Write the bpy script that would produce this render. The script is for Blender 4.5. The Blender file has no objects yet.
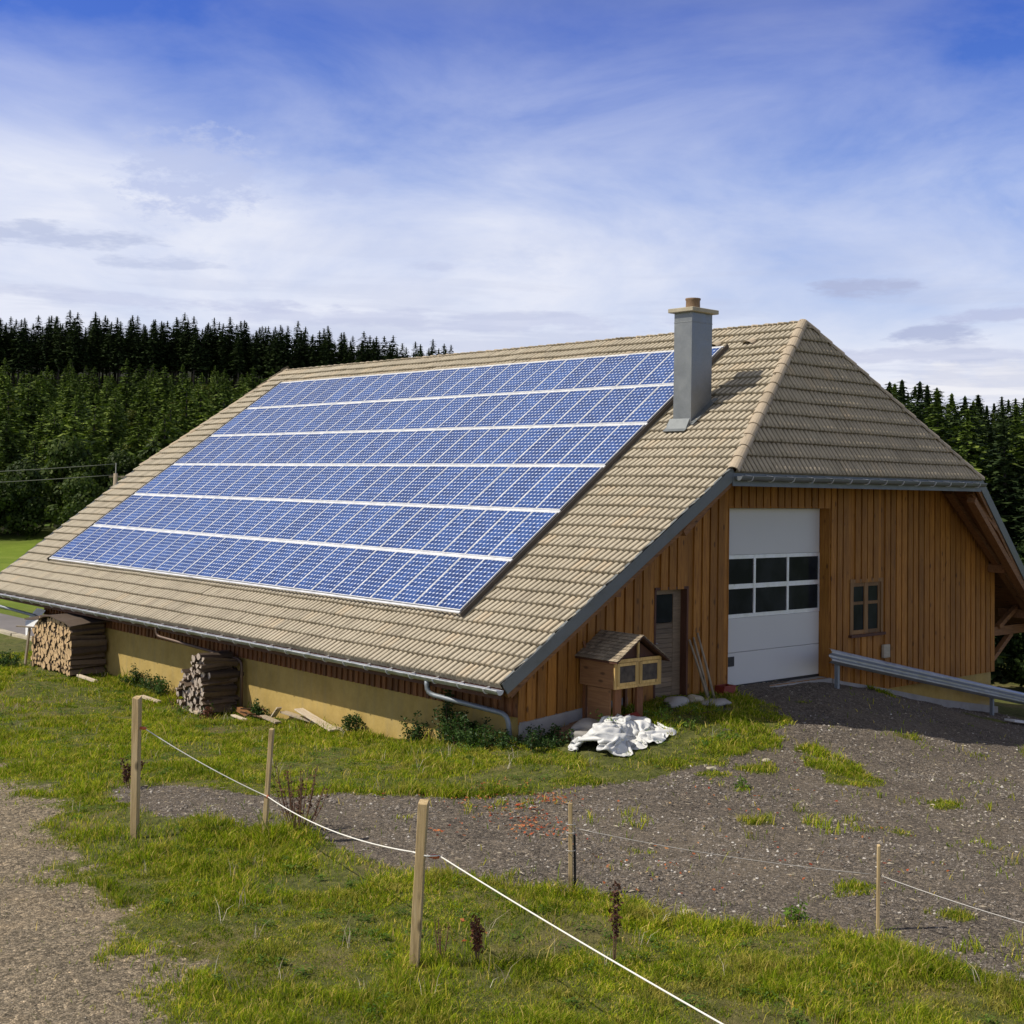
import bpy, bmesh, math, random
import numpy as np
from mathutils import Vector, Matrix, noise as mnoise
R = math.radians
random.seed(7)
rng = np.random.default_rng(11)
scene = bpy.context.scene
col = scene.collection

# ------------------------------------------------------------------ camera
CAM = Vector((-15.1935, -16.5495, 3.4369))
cam_d = bpy.data.cameras.new('camera')
cam = bpy.data.objects.new('camera', cam_d)
col.objects.link(cam)
Rv = Vector((0.747813, -0.663611, 0.019885)); Uv = Vector((-0.046918, -0.022946, 0.998635)); Fv = Vector((0.662249, 0.747726, 0.048294))
cam.matrix_world = Matrix(((Rv.x, Uv.x, -Fv.x, CAM.x), (Rv.y, Uv.y, -Fv.y, CAM.y), (Rv.z, Uv.z, -Fv.z, CAM.z), (0, 0, 0, 1)))
cam_d.sensor_width = 36; cam_d.lens = 1312.01 / 1024 * 36
cam_d.shift_x = (512 - 484.955) / 1024; cam_d.shift_y = (421.2 - 512) / 1024
cam_d.clip_end = 6000; cam_d.clip_start = 0.2
scene.camera = cam

# ------------------------------------------------------------------ helpers
def tag(o, label=None, cat=None, group=None, kind=None):
    if label: o['label'] = label
    if cat: o['category'] = cat
    if group: o['group'] = group
    if kind: o['kind'] = kind
    return o
def empty(name, loc=(0, 0, 0), rz=0):
    o = bpy.data.objects.new(name, None); col.objects.link(o)
    o.location = loc; o.rotation_euler = (0, 0, rz); o.empty_display_size = .3
    return o
def copy_tree(o, parent=None):
    c = o.copy(); col.objects.link(c); c.parent = parent
    for ch in list(o.children): copy_tree(ch, c)
    return c
class MB:
    """collects polygons, one material slot index per face"""
    def __init__(s): s.v = []; s.f = []; s.m = []; s.uv = {}; s.tone = {}
    def add(s, vs, fs, mi=0, tone=None):
        b = len(s.v); s.v += [tuple(p) for p in vs]
        for f in fs:
            if tone is not None: s.tone[len(s.f)] = tone
            s.f.append([b + i for i in f]); s.m.append(mi)
    def quad(s, a, b, c, d, mi=0): s.add([a, b, c, d], [(0, 1, 2, 3)], mi)
    def box(s, x0, y0, z0, x1, y1, z1, mi=0):
        s.add([(x0,y0,z0),(x1,y0,z0),(x1,y1,z0),(x0,y1,z0),(x0,y0,z1),(x1,y0,z1),(x1,y1,z1),(x0,y1,z1)],
              [(3,2,1,0),(4,5,6,7),(0,1,5,4),(1,2,6,5),(2,3,7,6),(3,0,4,7)], mi)
    def prism(s, poly, d, mi=0):
        """polygon (list of 3d points) extruded along vector d"""
        n = len(poly); d = Vector(d)
        vs = [Vector(p) for p in poly] + [Vector(p) + d for p in poly]
        s.add(vs, [tuple(range(n))[::-1], tuple(range(n, 2*n))] + [(i, (i+1) % n, n + (i+1) % n, n + i) for i in range(n)], mi)
    def beam(s, a, b, w, h, mi=0, up=(0, 0, 1)):
        """square bar from a to b, w across, h along up"""
        a = Vector(a); b = Vector(b); t = (b - a).normalized()
        sd = t.cross(Vector(up)); sd = sd.normalized() if sd.length > 1e-5 else Vector((1, 0, 0))
        u = sd.cross(t).normalized()
        p = [a + sd*x*w/2 + u*y*h/2 for x, y in ((-1,-1),(1,-1),(1,1),(-1,1))]
        s.prism(p, b - a, mi)
    def tube(s, pts, r, n=8, mi=0, caps=True):
        pts = [Vector(p) for p in pts]; rs = r if isinstance(r, (list, tuple)) else [r]*len(pts)
        b = len(s.v); up = Vector((0.31, .17, .93))
        for i, p in enumerate(pts):
            t = (pts[min(i+1, len(pts)-1)] - pts[max(i-1, 0)]).normalized()
            a = t.cross(up)
            if a.length < .05: a = t.cross(Vector((1, 0, 0)))
            a.normalize(); c = t.cross(a)
            for k in range(n):
                th = 2*math.pi*k/n
                s.v.append(tuple(p + (a*math.cos(th) + c*math.sin(th))*rs[i]))
        for i in range(len(pts)-1):
            for k in range(n):
                q = b + i*n; s.f.append([q+k, q+(k+1) % n, q+n+(k+1) % n, q+n+k]); s.m.append(mi)
        if caps:
            s.f.append([b+k for k in range(n)][::-1]); s.m.append(mi)
            s.f.append([b+(len(pts)-1)*n+k for k in range(n)]); s.m.append(mi)
    def build(s, name, mats, parent=None, smooth=False, loc=None, bevel=0):
        me = bpy.data.meshes.new(name)
        me.from_pydata(s.v, [], s.f)
        if not isinstance(mats, (list, tuple)): mats = [mats]
        for m in mats: me.materials.append(m)
        me.polygons.foreach_set('material_index', s.m)
        if smooth: me.polygons.foreach_set('use_smooth', [True]*len(s.f))
        if s.tone:
            at = me.attributes.new('tone', 'FLOAT', 'FACE')
            at.data.foreach_set('value', [s.tone.get(i, .5) for i in range(len(s.f))])
        me.update()
        bm = bmesh.new(); bm.from_mesh(me); bmesh.ops.recalc_face_normals(bm, faces=bm.faces)
        if bevel: bmesh.ops.bevel(bm, geom=list(bm.edges), offset=bevel, segments=1, affect='EDGES', profile=.5)
        bm.to_mesh(me); bm.free()
        o = bpy.data.objects.new(name, me); col.objects.link(o); o.parent = parent
        if loc is not None: o.location = loc
        return o
def fast(name, verts, faces, mats, parent=None, smooth=False, attrs=None):
    """verts (n,3) array; faces list of (m,k) int arrays"""
    me = bpy.data.meshes.new(name)
    me.vertices.add(len(verts)); me.vertices.foreach_set('co', np.asarray(verts, np.float32).ravel())
    faces = [f for f in faces if len(f)]
    loops = np.concatenate([f.ravel() for f in faces]).astype(np.int32)
    tot = np.concatenate([np.full(len(f), f.shape[1]) for f in faces]).astype(np.int32)
    st = np.concatenate([[0], np.cumsum(tot)[:-1]]).astype(np.int32)
    me.loops.add(len(loops)); me.loops.foreach_set('vertex_index', loops)
    me.polygons.add(len(tot)); me.polygons.foreach_set('loop_start', st); me.polygons.foreach_set('loop_total', tot)
    if smooth: me.polygons.foreach_set('use_smooth', np.ones(len(tot), bool))
    for m in (mats if isinstance(mats, (list, tuple)) else [mats]): me.materials.append(m)
    for k, (dom, typ, arr) in (attrs or {}).items():
        a = me.attributes.new(k, typ, dom)
        a.data.foreach_set('value' if typ == 'FLOAT' else 'color', np.asarray(arr, np.float32).ravel())
    me.update(calc_edges=True); me.validate()
    o = bpy.data.objects.new(name, me); col.objects.link(o); o.parent = parent
    return o

# ------------------------------------------------------------------ node helpers
class NT:
    def __init__(s, name):
        s.m = bpy.data.materials.new(name); s.m.use_nodes = True; s.t = s.m.node_tree
        s.b = s.t.nodes['Principled BSDF']; s.out = s.t.nodes['Material Output']
    def n(s, typ, **kw):
        nd = s.t.nodes.new(typ)
        for k, v in kw.items():
            if k.startswith('i_'):
                key = k[2:]; key = int(key) if key.isdigit() else key
                nd.inputs[key].default_value = v
            else: setattr(nd, k, v)
        return nd
    def l(s, a, b): s.t.links.new(a, b)
    def coord(s, which='Object', scale=(1, 1, 1)):
        tc = s.n('ShaderNodeTexCoord'); mp = s.n('ShaderNodeMapping'); mp.inputs['Scale'].default_value = scale
        s.l(tc.outputs[which], mp.inputs[0]); return mp.outputs[0]
    def noise(s, vec, scale, detail=4, rough=.55, out=0, dist=0):
        nd = s.n('ShaderNodeTexNoise'); nd.inputs['Scale'].default_value = scale; nd.inputs['Detail'].default_value = detail
        nd.inputs['Roughness'].default_value = rough; nd.inputs['Distortion'].default_value = dist
        if vec is not None: s.l(vec, nd.inputs['Vector'])
        return nd.outputs[out]
    def ramp(s, fac, stops, interp='LINEAR'):
        r = s.n('ShaderNodeValToRGB'); cr = r.color_ramp; cr.interpolation = interp
        while len(cr.elements) < len(stops): cr.elements.new(.5)
        for e, (p, c) in zip(cr.elements, stops):
            e.position = p; e.color = (c, c, c, 1) if isinstance(c, (int, float)) else (*c, 1)
        s.l(fac, r.inputs[0]); return r.outputs[0]
    def mix(s, fac, a, b, mode='MIX'):
        nd = s.n('ShaderNodeMix', data_type='RGBA', blend_type=mode)
        for sock, v in ((nd.inputs[0], fac), (nd.inputs[6], a), (nd.inputs[7], b)):
            if isinstance(v, (int, float)): sock.default_value = v
            elif isinstance(v, tuple): sock.default_value = (*v, 1)
            else: s.l(v, sock)
        return nd.outputs[2]
    def math(s, op, a, b=0., c=None):
        nd = s.n('ShaderNodeMath', operation=op)
        for i, v in enumerate((a, b, c)):
            if v is None: continue
            if isinstance(v, (int, float)): nd.inputs[i].default_value = v
            else: s.l(v, nd.inputs[i])
        return nd.outputs[0]
    def rand(s):
        return s.n('ShaderNodeNewGeometry').outputs['Random Per Island']
    def bump(s, h, strength=.3, dist=.02):
        nd = s.n('ShaderNodeBump'); nd.inputs['Strength'].default_value = strength; nd.inputs['Distance'].default_value = dist
        s.l(h, nd.inputs['Height']); s.l(nd.outputs[0], s.b.inputs['Normal'])
    def color(s, v):
        if isinstance(v, tuple): s.b.inputs['Base Color'].default_value = (*v, 1)
        else: s.l(v, s.b.inputs['Base Color'])
    def fin(s, rough=.8, metal=0., spec=None):
        s.b.inputs['Roughness'].default_value = rough; s.b.inputs['Metallic'].default_value = metal
        if spec is not None: s.b.inputs['Specular IOR Level'].default_value = spec
        return s.m

def m_wood(name, dark, mid, light, knots=True, along='z', rough=.72, var=1.):
    t = NT(name)
    sc = {'z': (9, 9, .7), 'x': (.7, 9, 9), 'y': (9, .7, 9)}[along]
    off = t.rand()
    tc = t.n('ShaderNodeTexCoord'); va = t.n('ShaderNodeVectorMath', operation='ADD')
    cmb = t.n('ShaderNodeCombineXYZ'); mo = t.math('MULTIPLY', off, 37.)
    for i in range(3): t.l(mo, cmb.inputs[i])
    t.l(tc.outputs['Object'], va.inputs[0]); t.l(cmb.outputs[0], va.inputs[1])
    mp = t.n('ShaderNodeMapping'); mp.inputs['Scale'].default_value = sc; t.l(va.outputs[0], mp.inputs[0])
    g = t.noise(mp.outputs[0], 3.2, 5, .6, dist=.6)
    c = t.ramp(g, [(.25, dark), (.5, mid), (.78, light)])
    big = t.noise(va.outputs[0], .9, 2)
    c = t.mix(.35, c, t.ramp(big, [(.3, (.55, .5, .45)), (.7, (1.15, 1.12, 1.05))]), 'MULTIPLY')
    c = t.mix(1., c, t.ramp(off, [(0, (1-.35*var,)*3), (.5, (.95, .95, .95)), (1, (1+.25*var,)*3)]), 'MULTIPLY')
    if knots:
        vo = t.n('ShaderNodeTexVoronoi'); vo.inputs['Scale'].default_value = 1.0
        mp2 = t.n('ShaderNodeMapping'); mp2.inputs['Scale'].default_value = {'z': (5, 5, 2.2), 'x': (2.2, 5, 5), 'y': (5, 2.2, 5)}[along]
        t.l(va.outputs[0], mp2.inputs[0]); t.l(mp2.outputs[0], vo.inputs['Vector'])
        k = t.ramp(vo.outputs['Distance'], [(.08, 1.), (.17, 0.)])
        c = t.mix(t.math('MULTIPLY', k, .75), c, tuple(x*.3 for x in dark))
    t.color(c); t.bump(g, .25, .01)
    return t.fin(rough)
def m_plain(name, c, rough=.6, metal=0., var=.15, scale=6., bump=.1, spec=None):
    t = NT(name); v = t.coord()
    n = t.noise(v, scale, 5, .6); n2 = t.noise(v, scale*.17, 3)
    cc = t.mix(.6, t.ramp(n, [(.3, tuple(x*(1-var) for x in c)), (.7, tuple(min(x*(1+var), 1) for x in c))]),
               t.ramp(n2, [(.3, tuple(x*(1-var) for x in c)), (.7, tuple(min(x*(1+var), 1) for x in c))]))
    t.color(cc)
    if bump: t.bump(n, bump, .01)
    return t.fin(rough, metal, spec)
def m_metal(name, c, rough=.4, metal=.8):
    t = NT(name); v = t.coord(); n = t.noise(v, 3.5, 6, .65, dist=.5); n2 = t.noise(v, 30, 3)
    t.color(t.mix(.5, t.ramp(n, [(.3, tuple(x*.72 for x in c)), (.7, tuple(min(1, x*1.2) for x in c))]), t.ramp(n2, [(.3, tuple(x*.85 for x in c)), (.7, c)])))
    r = t.ramp(n, [(.3, rough*.75), (.7, min(1, rough*1.4))]); t.l(r, t.b.inputs['Roughness'])
    t.bump(n, .12, .02)
    m = t.fin(rough, metal); t.l(r, t.b.inputs['Roughness']); return m

M = {}
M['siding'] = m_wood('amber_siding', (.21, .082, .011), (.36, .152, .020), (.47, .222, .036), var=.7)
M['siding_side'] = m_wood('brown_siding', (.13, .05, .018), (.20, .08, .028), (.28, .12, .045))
M['soffit'] = m_wood('soffit_wood', (.10, .04, .013), (.17, .07, .022), (.24, .105, .035), along='y')
M['beam'] = m_wood('beam_wood', (.13, .055, .018), (.22, .10, .032), (.32, .155, .055), along='x')
M['dark_trim'] = m_wood('dark_trim_wood', (.06, .022, .012), (.09, .035, .018), (.13, .055, .03), knots=False)
M['oldwood'] = m_wood('weathered_wood', (.20, .16, .11), (.33, .27, .19), (.45, .38, .28), rough=.85)
M['plank'] = m_wood('pale_plank', (.36, .29, .20), (.55, .46, .34), (.68, .60, .47), along='y', rough=.85)
M['post'] = m_wood('fence_post_wood', (.24, .17, .08), (.42, .31, .155), (.55, .44, .26), rough=.85)
M['winframe'] = m_wood('window_wood', (.16, .08, .025), (.24, .13, .045), (.32, .19, .075), knots=False)
M['hutchwood'] = m_wood('hutch_wood', (.42, .26, .08), (.58, .38, .13), (.70, .50, .2), knots=True)
M['hutchside'] = m_wood('hutch_side_wood', (.20, .10, .045), (.28, .14, .06), (.36, .2, .09), along='y')
M['doorleaf'] = m_wood('door_leaf_wood', (.15, .105, .06), (.22, .16, .10), (.30, .22, .145), along='x', knots=False)
M['zinc'] = m_metal('zinc_sheet', (.27, .30, .32), .5, .45)
M['zinc_dark'] = m_metal('dark_zinc_sheet', (.175, .19, .195), .5, .4); M['flue_sheet'] = m_metal('chimney_sheet', (.235, .245, .245), .4, .5)
M['galv'] = m_metal('galvanised_steel', (.50, .52, .54), .42, .8)
M['alu'] = m_metal('aluminium', (.85, .86, .88), .35, .35)
M['darkrail'] = m_plain('dark_rail', (.055, .045, .04), .6, 0)
M['concrete'] = m_plain('concrete', (.34, .32, .29), .9, 0, .3, 4, .4)
M['capstone'] = m_plain('cap_concrete', (.42, .37, .27), .9, 0, .25, 9, .3)
M['clay'] = m_plain('clay_pipe', (.22, .14, .08), .7, 0, .4, 8, .2)
M['redpaint'] = m_plain('red_paint', (.24, .035, .022), .55, 0, .3, 9, .2)
M['white'] = m_plain('door_white', (.64, .635, .60), .38, 0, .03, 1.5, .02)
M['whitesheet'] = m_plain('white_plastic', (.66, .66, .64), .45, 0, .10, 5, .15)
M['maroon'] = m_plain('maroon_paint', (.10, .022, .016), .7, 0, .3, 9, .2)
M['copper'] = m_plain('brown_metal', (.13, .085, .06), .5, .3)
M['black'] = m_plain('black_plastic', (.015, .015, .017), .5)
M['rope'] = m_plain('white_rope', (.80, .78, .70), .7, 0, .1, 60)
M['wire'] = m_plain('steel_wire', (.42, .40, .37), .5, .3)
M['powerwire'] = m_plain('power_wire', (.16, .17, .14), .6, .2)
M['orange'] = m_plain('insulator_orange', (.55, .13, .05), .5)

t = NT('dark_glass'); t.color((.012, .014, .018)); n_ = t.noise(t.coord(), 1.3, 3)
t.color(t.ramp(n_, [(.35, (.014, .016, .02)), (.7, (.034, .037, .044))])); M['glass'] = t.fin(.12, 0, .05)
t = NT('cage_mesh'); v_ = t.coord('Object', (1, 1, 1)); t.color(t.ramp(t.noise(v_, 9, 4), [(.3, (.035, .025, .02)), (.75, (.11, .085, .06))])); M['cage'] = t.fin(.7)

# yellow render: stained towards its foot by splash, hairline cracks
t = NT('yellow_render'); v_ = t.coord()
a_ = t.noise(v_, 2.2, 6, .65); b_ = t.noise(v_, 14, 4); 
c_ = t.ramp(a_, [(.28, (.36, .25, .065)), (.5, (.44, .31, .09)), (.75, (.50, .36, .115))])
c_ = t.mix(.25, c_, t.ramp(b_, [(.3, (.75, .72, .66)), (.7, (1.05, 1.05, 1.05))]), 'MULTIPLY')
sx = t.n('ShaderNodeSeparateXYZ'); t.l(v_, sx.inputs[0])
drip = t.noise(t.coord('Object', (1, 3.0, .35)), 2.4, 4)
c_ = t.mix(t.math('MULTIPLY', t.ramp(drip, [(.5, 0.), (.75, 1.)]), .28), c_, (.26, .22, .13))
st_ = t.math('ADD', sx.outputs[2], t.math('MULTIPLY', a_, .5))
c_ = t.mix(t.math('MULTIPLY', t.ramp(t.math('ADD', st_, 2.1), [(.22, 1.), (.5, 0.)]), .7), c_, (.42, .41, .37))
t.color(c_); t.bump(b_, .35, .01); M['render'] = t.fin(.92)

# roof tiles: shade painted dark into the grooves and course edges by a face attribute
def m_tile(name, base):
    t = NT(name); v = t.coord(); dt = t.n('ShaderNodeAttribute'); dt.attribute_name = 'groove_shade'; at = t.n('ShaderNodeAttribute'); at.attribute_name = 'tone'
    c = t.ramp(at.outputs['Fac'], [(0, tuple(x*.84 for x in base)), (.12, tuple(x*.96 for x in base)), (.5, base), (.88, tuple(x*1.04 for x in base)), (1, (base[0]*1.12, base[1]*1.06, base[2]*1.0))])
    n = t.noise(v, 26, 5, .7); n2 = t.noise(v, .55, 4, .6); n3 = t.noise(v, 5, 4, .6)
    c = t.mix(.55, c, t.ramp(n, [(.3, (.66, .64, .6)), (.7, (1.14, 1.14, 1.14))]), 'MULTIPLY')
    c = t.mix(.45, c, t.ramp(n2, [(.3, (.84, .83, .80)), (.7, (1.08, 1.08, 1.08))]), 'MULTIPLY')
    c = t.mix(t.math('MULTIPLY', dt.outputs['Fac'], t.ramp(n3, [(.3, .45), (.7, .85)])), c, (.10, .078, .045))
    c = t.mix(t.math('MULTIPLY', t.ramp(n3, [(.58, 0.), (.75, 1.)]), .35), c, (.13, .12, .07))
    t.color(c); t.bump(n, .3, .006); return t.fin(.85)
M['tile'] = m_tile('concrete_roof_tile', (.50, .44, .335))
M['tile_hip'] = m_tile('hip_roof_tile', (.50, .42, .30))
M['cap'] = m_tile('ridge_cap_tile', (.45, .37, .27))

# solar cells: uv holds cell units (6 across, 12 up)
t = NT('solar_cells')
uvn = t.n('ShaderNodeUVMap'); sp = t.n('ShaderNodeSeparateXYZ'); t.l(uvn.outputs[0], sp.inputs[0])
def tri(x):   # distance to nearest integer
    return t.math('ABSOLUTE', t.math('SUBTRACT', t.math('FRACT', t.math('ADD', x, .5)), .5))
dx, dy = tri(sp.outputs[0]), tri(sp.outputs[1])
line = t.math('LESS_THAN', t.math('MINIMUM', dx, dy), .035)
dia = t.math('LESS_THAN', t.math('ADD', dx, dy), .235)
bus = t.math('LESS_THAN', t.math('ABSOLUTE', t.math('SUBTRACT', dx, .22)), .014)
wn = t.n('ShaderNodeTexWhiteNoise', noise_dimensions='3D')
fl = t.n('ShaderNodeVectorMath', operation='FLOOR'); t.l(uvn.outputs[0], fl.inputs[0])
oi = t.n('ShaderNodeObjectInfo'); ad = t.n('ShaderNodeVectorMath', operation='ADD'); t.l(fl.outputs[0], ad.inputs[0])
cx_ = t.n('ShaderNodeCombineXYZ'); t.l(t.math('MULTIPLY', oi.outputs['Random'], 91.), cx_.inputs[2]); t.l(cx_.outputs[0], ad.inputs[1]); t.l(ad.outputs[0], wn.inputs['Vector'])
c_ = t.ramp(wn.outputs['Value'], [(0, (.012, .040, .16)), (.5, (.018, .058, .215)), (1, (.030, .080, .27))])
c_ = t.mix(1., c_, t.ramp(oi.outputs['Random'], [(0, (.82, .82, .85)), (1, (1.18, 1.16, 1.1))]), 'MULTIPLY')
c_ = t.mix(t.math('MULTIPLY', bus, .4), c_, (.45, .5, .6))
c_ = t.mix(t.math('MAXIMUM', t.math('MULTIPLY', line, .42), dia), c_, (.60, .66, .80))
t.color(c_); M['cells'] = t.fin(.22, 0, .22)

# plants, one node tree for many: base colour by island and by patch in the world
def m_leaf(name, stops, patch=None, pscale=.5, trans=.35, rough=.55, spec=.25, gain=.9):
    t = NT(name); r = t.rand()
    c = t.ramp(r, stops)
    geo = t.n('ShaderNodeNewGeometry'); n = t.noise(geo.outputs['Position'], pscale, 4, .6)
    c = t.mix(1., c, t.ramp(n, [(.3, (.62, .66, .6)), (.7, (1.2, 1.16, 1.1))]), 'MULTIPLY')
    oi = t.n('ShaderNodeObjectInfo')
    c = t.mix(1., c, t.ramp(oi.outputs['Random'], [(0, (.72, .74, .72)), (1, (1.25, 1.2, 1.1))]), 'MULTIPLY')
    if patch:
        n2 = t.noise(geo.outputs['Position'], pscale*1.7, 6, .7)
        c = t.mix(t.ramp(n2, [(.53, 0.), (.68, .75)]), c, patch)
        n3 = t.noise(geo.outputs['Position'], 5.5, 3, .6)
        c = t.mix(1., c, t.ramp(n3, [(.3, (.60, .66, .6)), (.7, (1.25, 1.2, 1.1))]), 'MULTIPLY')
    t.color(c); t.fin(rough, 0, spec)
    if trans:
        tr = t.n('ShaderNodeBsdfTranslucent'); t.l(t.mix(1., c, (1.1*gain, 1.25*gain, .6*gain), 'MULTIPLY'), tr.inputs[0])
        ms = t.n('ShaderNodeMixShader'); ms.inputs[0].default_value = trans
        t.l(t.b.outputs[0], ms.inputs[1]); t.l(tr.outputs[0], ms.inputs[2]); t.l(ms.outputs[0], t.out.inputs[0])
    return t.m
M['grass'] = m_leaf('grass_blades', [(0, (.11, .18, .012)), (.28, (.22, .31, .018)), (.56, (.34, .42, .028)), (.76, (.49, .48, .05)), (.88, (.60, .47, .14)), (1, (.70, .56, .26))], (.44, .36, .11), .75, trans=.42, spec=.04)
M['spruce'] = m_leaf('spruce_needles', [(0, (.016, .030, .014)), (.5, (.036, .058, .022)), (1, (.062, .092, .032))], None, .05, .1, .8, .1)
M['young'] = m_leaf('young_conifer_needles', [(0, (.055, .09, .020)), (.5, (.105, .16, .032)), (1, (.18, .235, .05))], None, .03, .2, .75, .15)
M['broad'] = m_leaf('broadleaf_foliage', [(0, (.028, .052, .013)), (.5, (.055, .09, .018)), (1, (.095, .13, .028))], None, .15, .3, .6, .2)
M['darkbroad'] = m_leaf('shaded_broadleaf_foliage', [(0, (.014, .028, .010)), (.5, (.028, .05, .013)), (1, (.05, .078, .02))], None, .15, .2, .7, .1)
M['yellowing'] = m_leaf('yellowing_foliage', [(0, (.07, .10, .015)), (.5, (.11, .14, .02)), (1, (.17, .17, .03))], None, .15, .3, .6, .2)
M['shrub'] = m_leaf('dark_shrub_leaves', [(0, (.025, .055, .018)), (.5, (.045, .095, .025)), (1, (.08, .15, .035))], None, 2., .3)
M['weed'] = m_leaf('fresh_weed_leaves', [(0, (.08, .16, .025)), (.5, (.14, .25, .035)), (1, (.24, .34, .06))], None, 2., .35)
M['dock'] = m_leaf('dry_seed_heads', [(0, (.06, .025, .018)), (.6, (.12, .045, .03)), (1, (.20, .09, .05))], None, 2., .1)
M['deadleaf'] = m_leaf('red_fallen_leaves', [(0, (.30, .05, .025)), (.4, (.42, .10, .04)), (.8, (.5, .2, .08)), (1, (.5, .36, .2))], None, 2., .1)
M['bark'] = m_plain('spruce_bark', (.062, .05, .042), .9, 0, .5, 3, .3)
M['drystem'] = m_plain('dry_stem', (.16, .09, .05), .9)
def m_rand(name, stops, rough=.9, nscale=20):
    t = NT(name); c = t.ramp(t.rand(), stops); n = t.noise(t.coord(), nscale, 4)
    t.color(t.mix(.5, c, t.ramp(n, [(.3, (.7, .7, .7)), (.7, (1.2, 1.2, 1.2))]), 'MULTIPLY')); t.bump(n, .3, .01); return t.fin(rough)
M['stone'] = m_rand('yard_stone', [(0, (.085, .074, .064)), (.45, (.16, .138, .118)), (.8, (.23, .20, .168)), (.95, (.34, .30, .25)), (1, (.60, .57, .52))])
M['stone_track'] = m_rand('track_stone', [(0, (.11, .10, .09)), (.45, (.22, .195, .165)), (.8, (.32, .28, .235)), (1, (.5, .46, .40))])
M['logend'] = m_rand('cut_log_end', [(0, (.26, .15, .065)), (.5, (.50, .33, .16)), (1, (.76, .58, .35))], .85, 14)
M['logbark'] = m_rand('log_bark', [(0, (.04, .027, .018)), (.6, (.085, .058, .038)), (1, (.17, .12, .08))], .9, 10)
M['logend_grey'] = m_rand('grey_log_end', [(0, (.22, .16, .11)), (.5, (.40, .32, .25)), (1, (.62, .55, .47))], .85, 14)
M['straw'] = m_rand('straw_litter', [(0, (.20, .16, .11)), (.5, (.38, .32, .22)), (1, (.60, .54, .42))])
# --- terrain height
CP=np.array([(0.75,.3,-1.05),(2.0,.2,-.85),(3,.2,-.7),(5,.2,-.62),(7,.2,-.66),(9.6,.2,-.72),(10.5,.2,-.86),(12,.2,-1.15),(14.5,.2,-1.65),(17.1,.2,-2.12),
(.7,2.8,-1.42),(.7,4.9,-1.6),(.7,7.2,-1.7),(.7,9.7,-1.83),(.7,12.2,-1.9),(.7,14.5,-1.82),(.7,20,-1.8),
(-9,-6,-1.0),(-5,-6,-1.0),(-1,-8,-1.0),(2,-8,-1.15),(6,-7,-1.4),(10,-6,-1.8),(-12,-2,-1.2),(-8,2,-1.2),(-4,4,-1.35),(-4,8,-1.65),(-3,12,-1.8),(-8,8,-1.7),(-8,16,-2.0),
(0,-3,-1.03),(4,-3,-1.05),(7,-3,-1.15),(10,-3,-1.5),(14,-3,-2.05),(18,-3,-2.5),(22,-2,-2.6),(-14,-8,-1.0),(-14,10,-2.1),(0,25,-2.35),(10,26,-2.6),(22,10,-3.0),(22,24,-3.),(5,-13,-1),(-5,-13,-1),(-14,-14,-1),(14,-12,-2.0),(-12,24,-2.5)])
def _k(r2): return np.where(r2>1e-12,.5*r2*np.log(np.maximum(r2,1e-12)),0)
def _solve():
    X=CP[:,:2];n=len(X)
    d=((X[:,None]-X[None])**2).sum(-1)
    A=np.zeros((n+3,n+3));A[:n,:n]=_k(d)+np.eye(n)*.5
    A[:n,n]=1;A[:n,n+1:]=X;A[n,:n]=1;A[n+1:,:n]=X.T
    return np.linalg.solve(A,np.concatenate([CP[:,2],[0,0,0]]))
_w=_solve()
def sstep(a,b,t):
    t=np.clip((t-a)/(b-a),0,1);return t*t*(3-2*t)
CX,CY=-15.19,-16.55
FX,FY=.663,.7487
def ground(x,y):
    x=np.asarray(x,float);y=np.asarray(y,float)
    sh=x.shape;x=x.ravel();y=y.ravel()
    n=len(CP);near=np.empty(len(x))
    for i in range(0,len(x),20000):
        s=slice(i,i+20000)
        d=(x[s,None]-CP[None,:,0])**2+(y[s,None]-CP[None,:,1])**2
        near[s]=_k(d)@_w[:n]+_w[n]+_w[n+1]*x[s]+_w[n+2]*y[s]
    near=np.clip(near,-4,0)
    dist=np.hypot(x-2,y-2)
    D=(x-CX)*FX+(y-CY)*FY
    u=(x-CX)*FY-(y-CY)*FX
    a=u/np.maximum(D,20)
    left=np.clip(D-105,0,250)*.118-6*sstep(-.20,-.02,a)*sstep(150,350,D)
    left+= .20*np.clip(D-352,0,125)-.03*np.clip(D-490,0,2000)
    right=np.clip(D-62,0,160)*.035-.03*np.clip(D-260,0,2000)
    far=-2.9+left*(1-sstep(.0,.22,a))+right*sstep(.0,.22,a)
    far=np.where(D<20,-1.5,far)
    far=np.maximum(far,-30)
    w=sstep(17,38,dist)
    return (near*(1-w)+far*w).reshape(sh)
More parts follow.
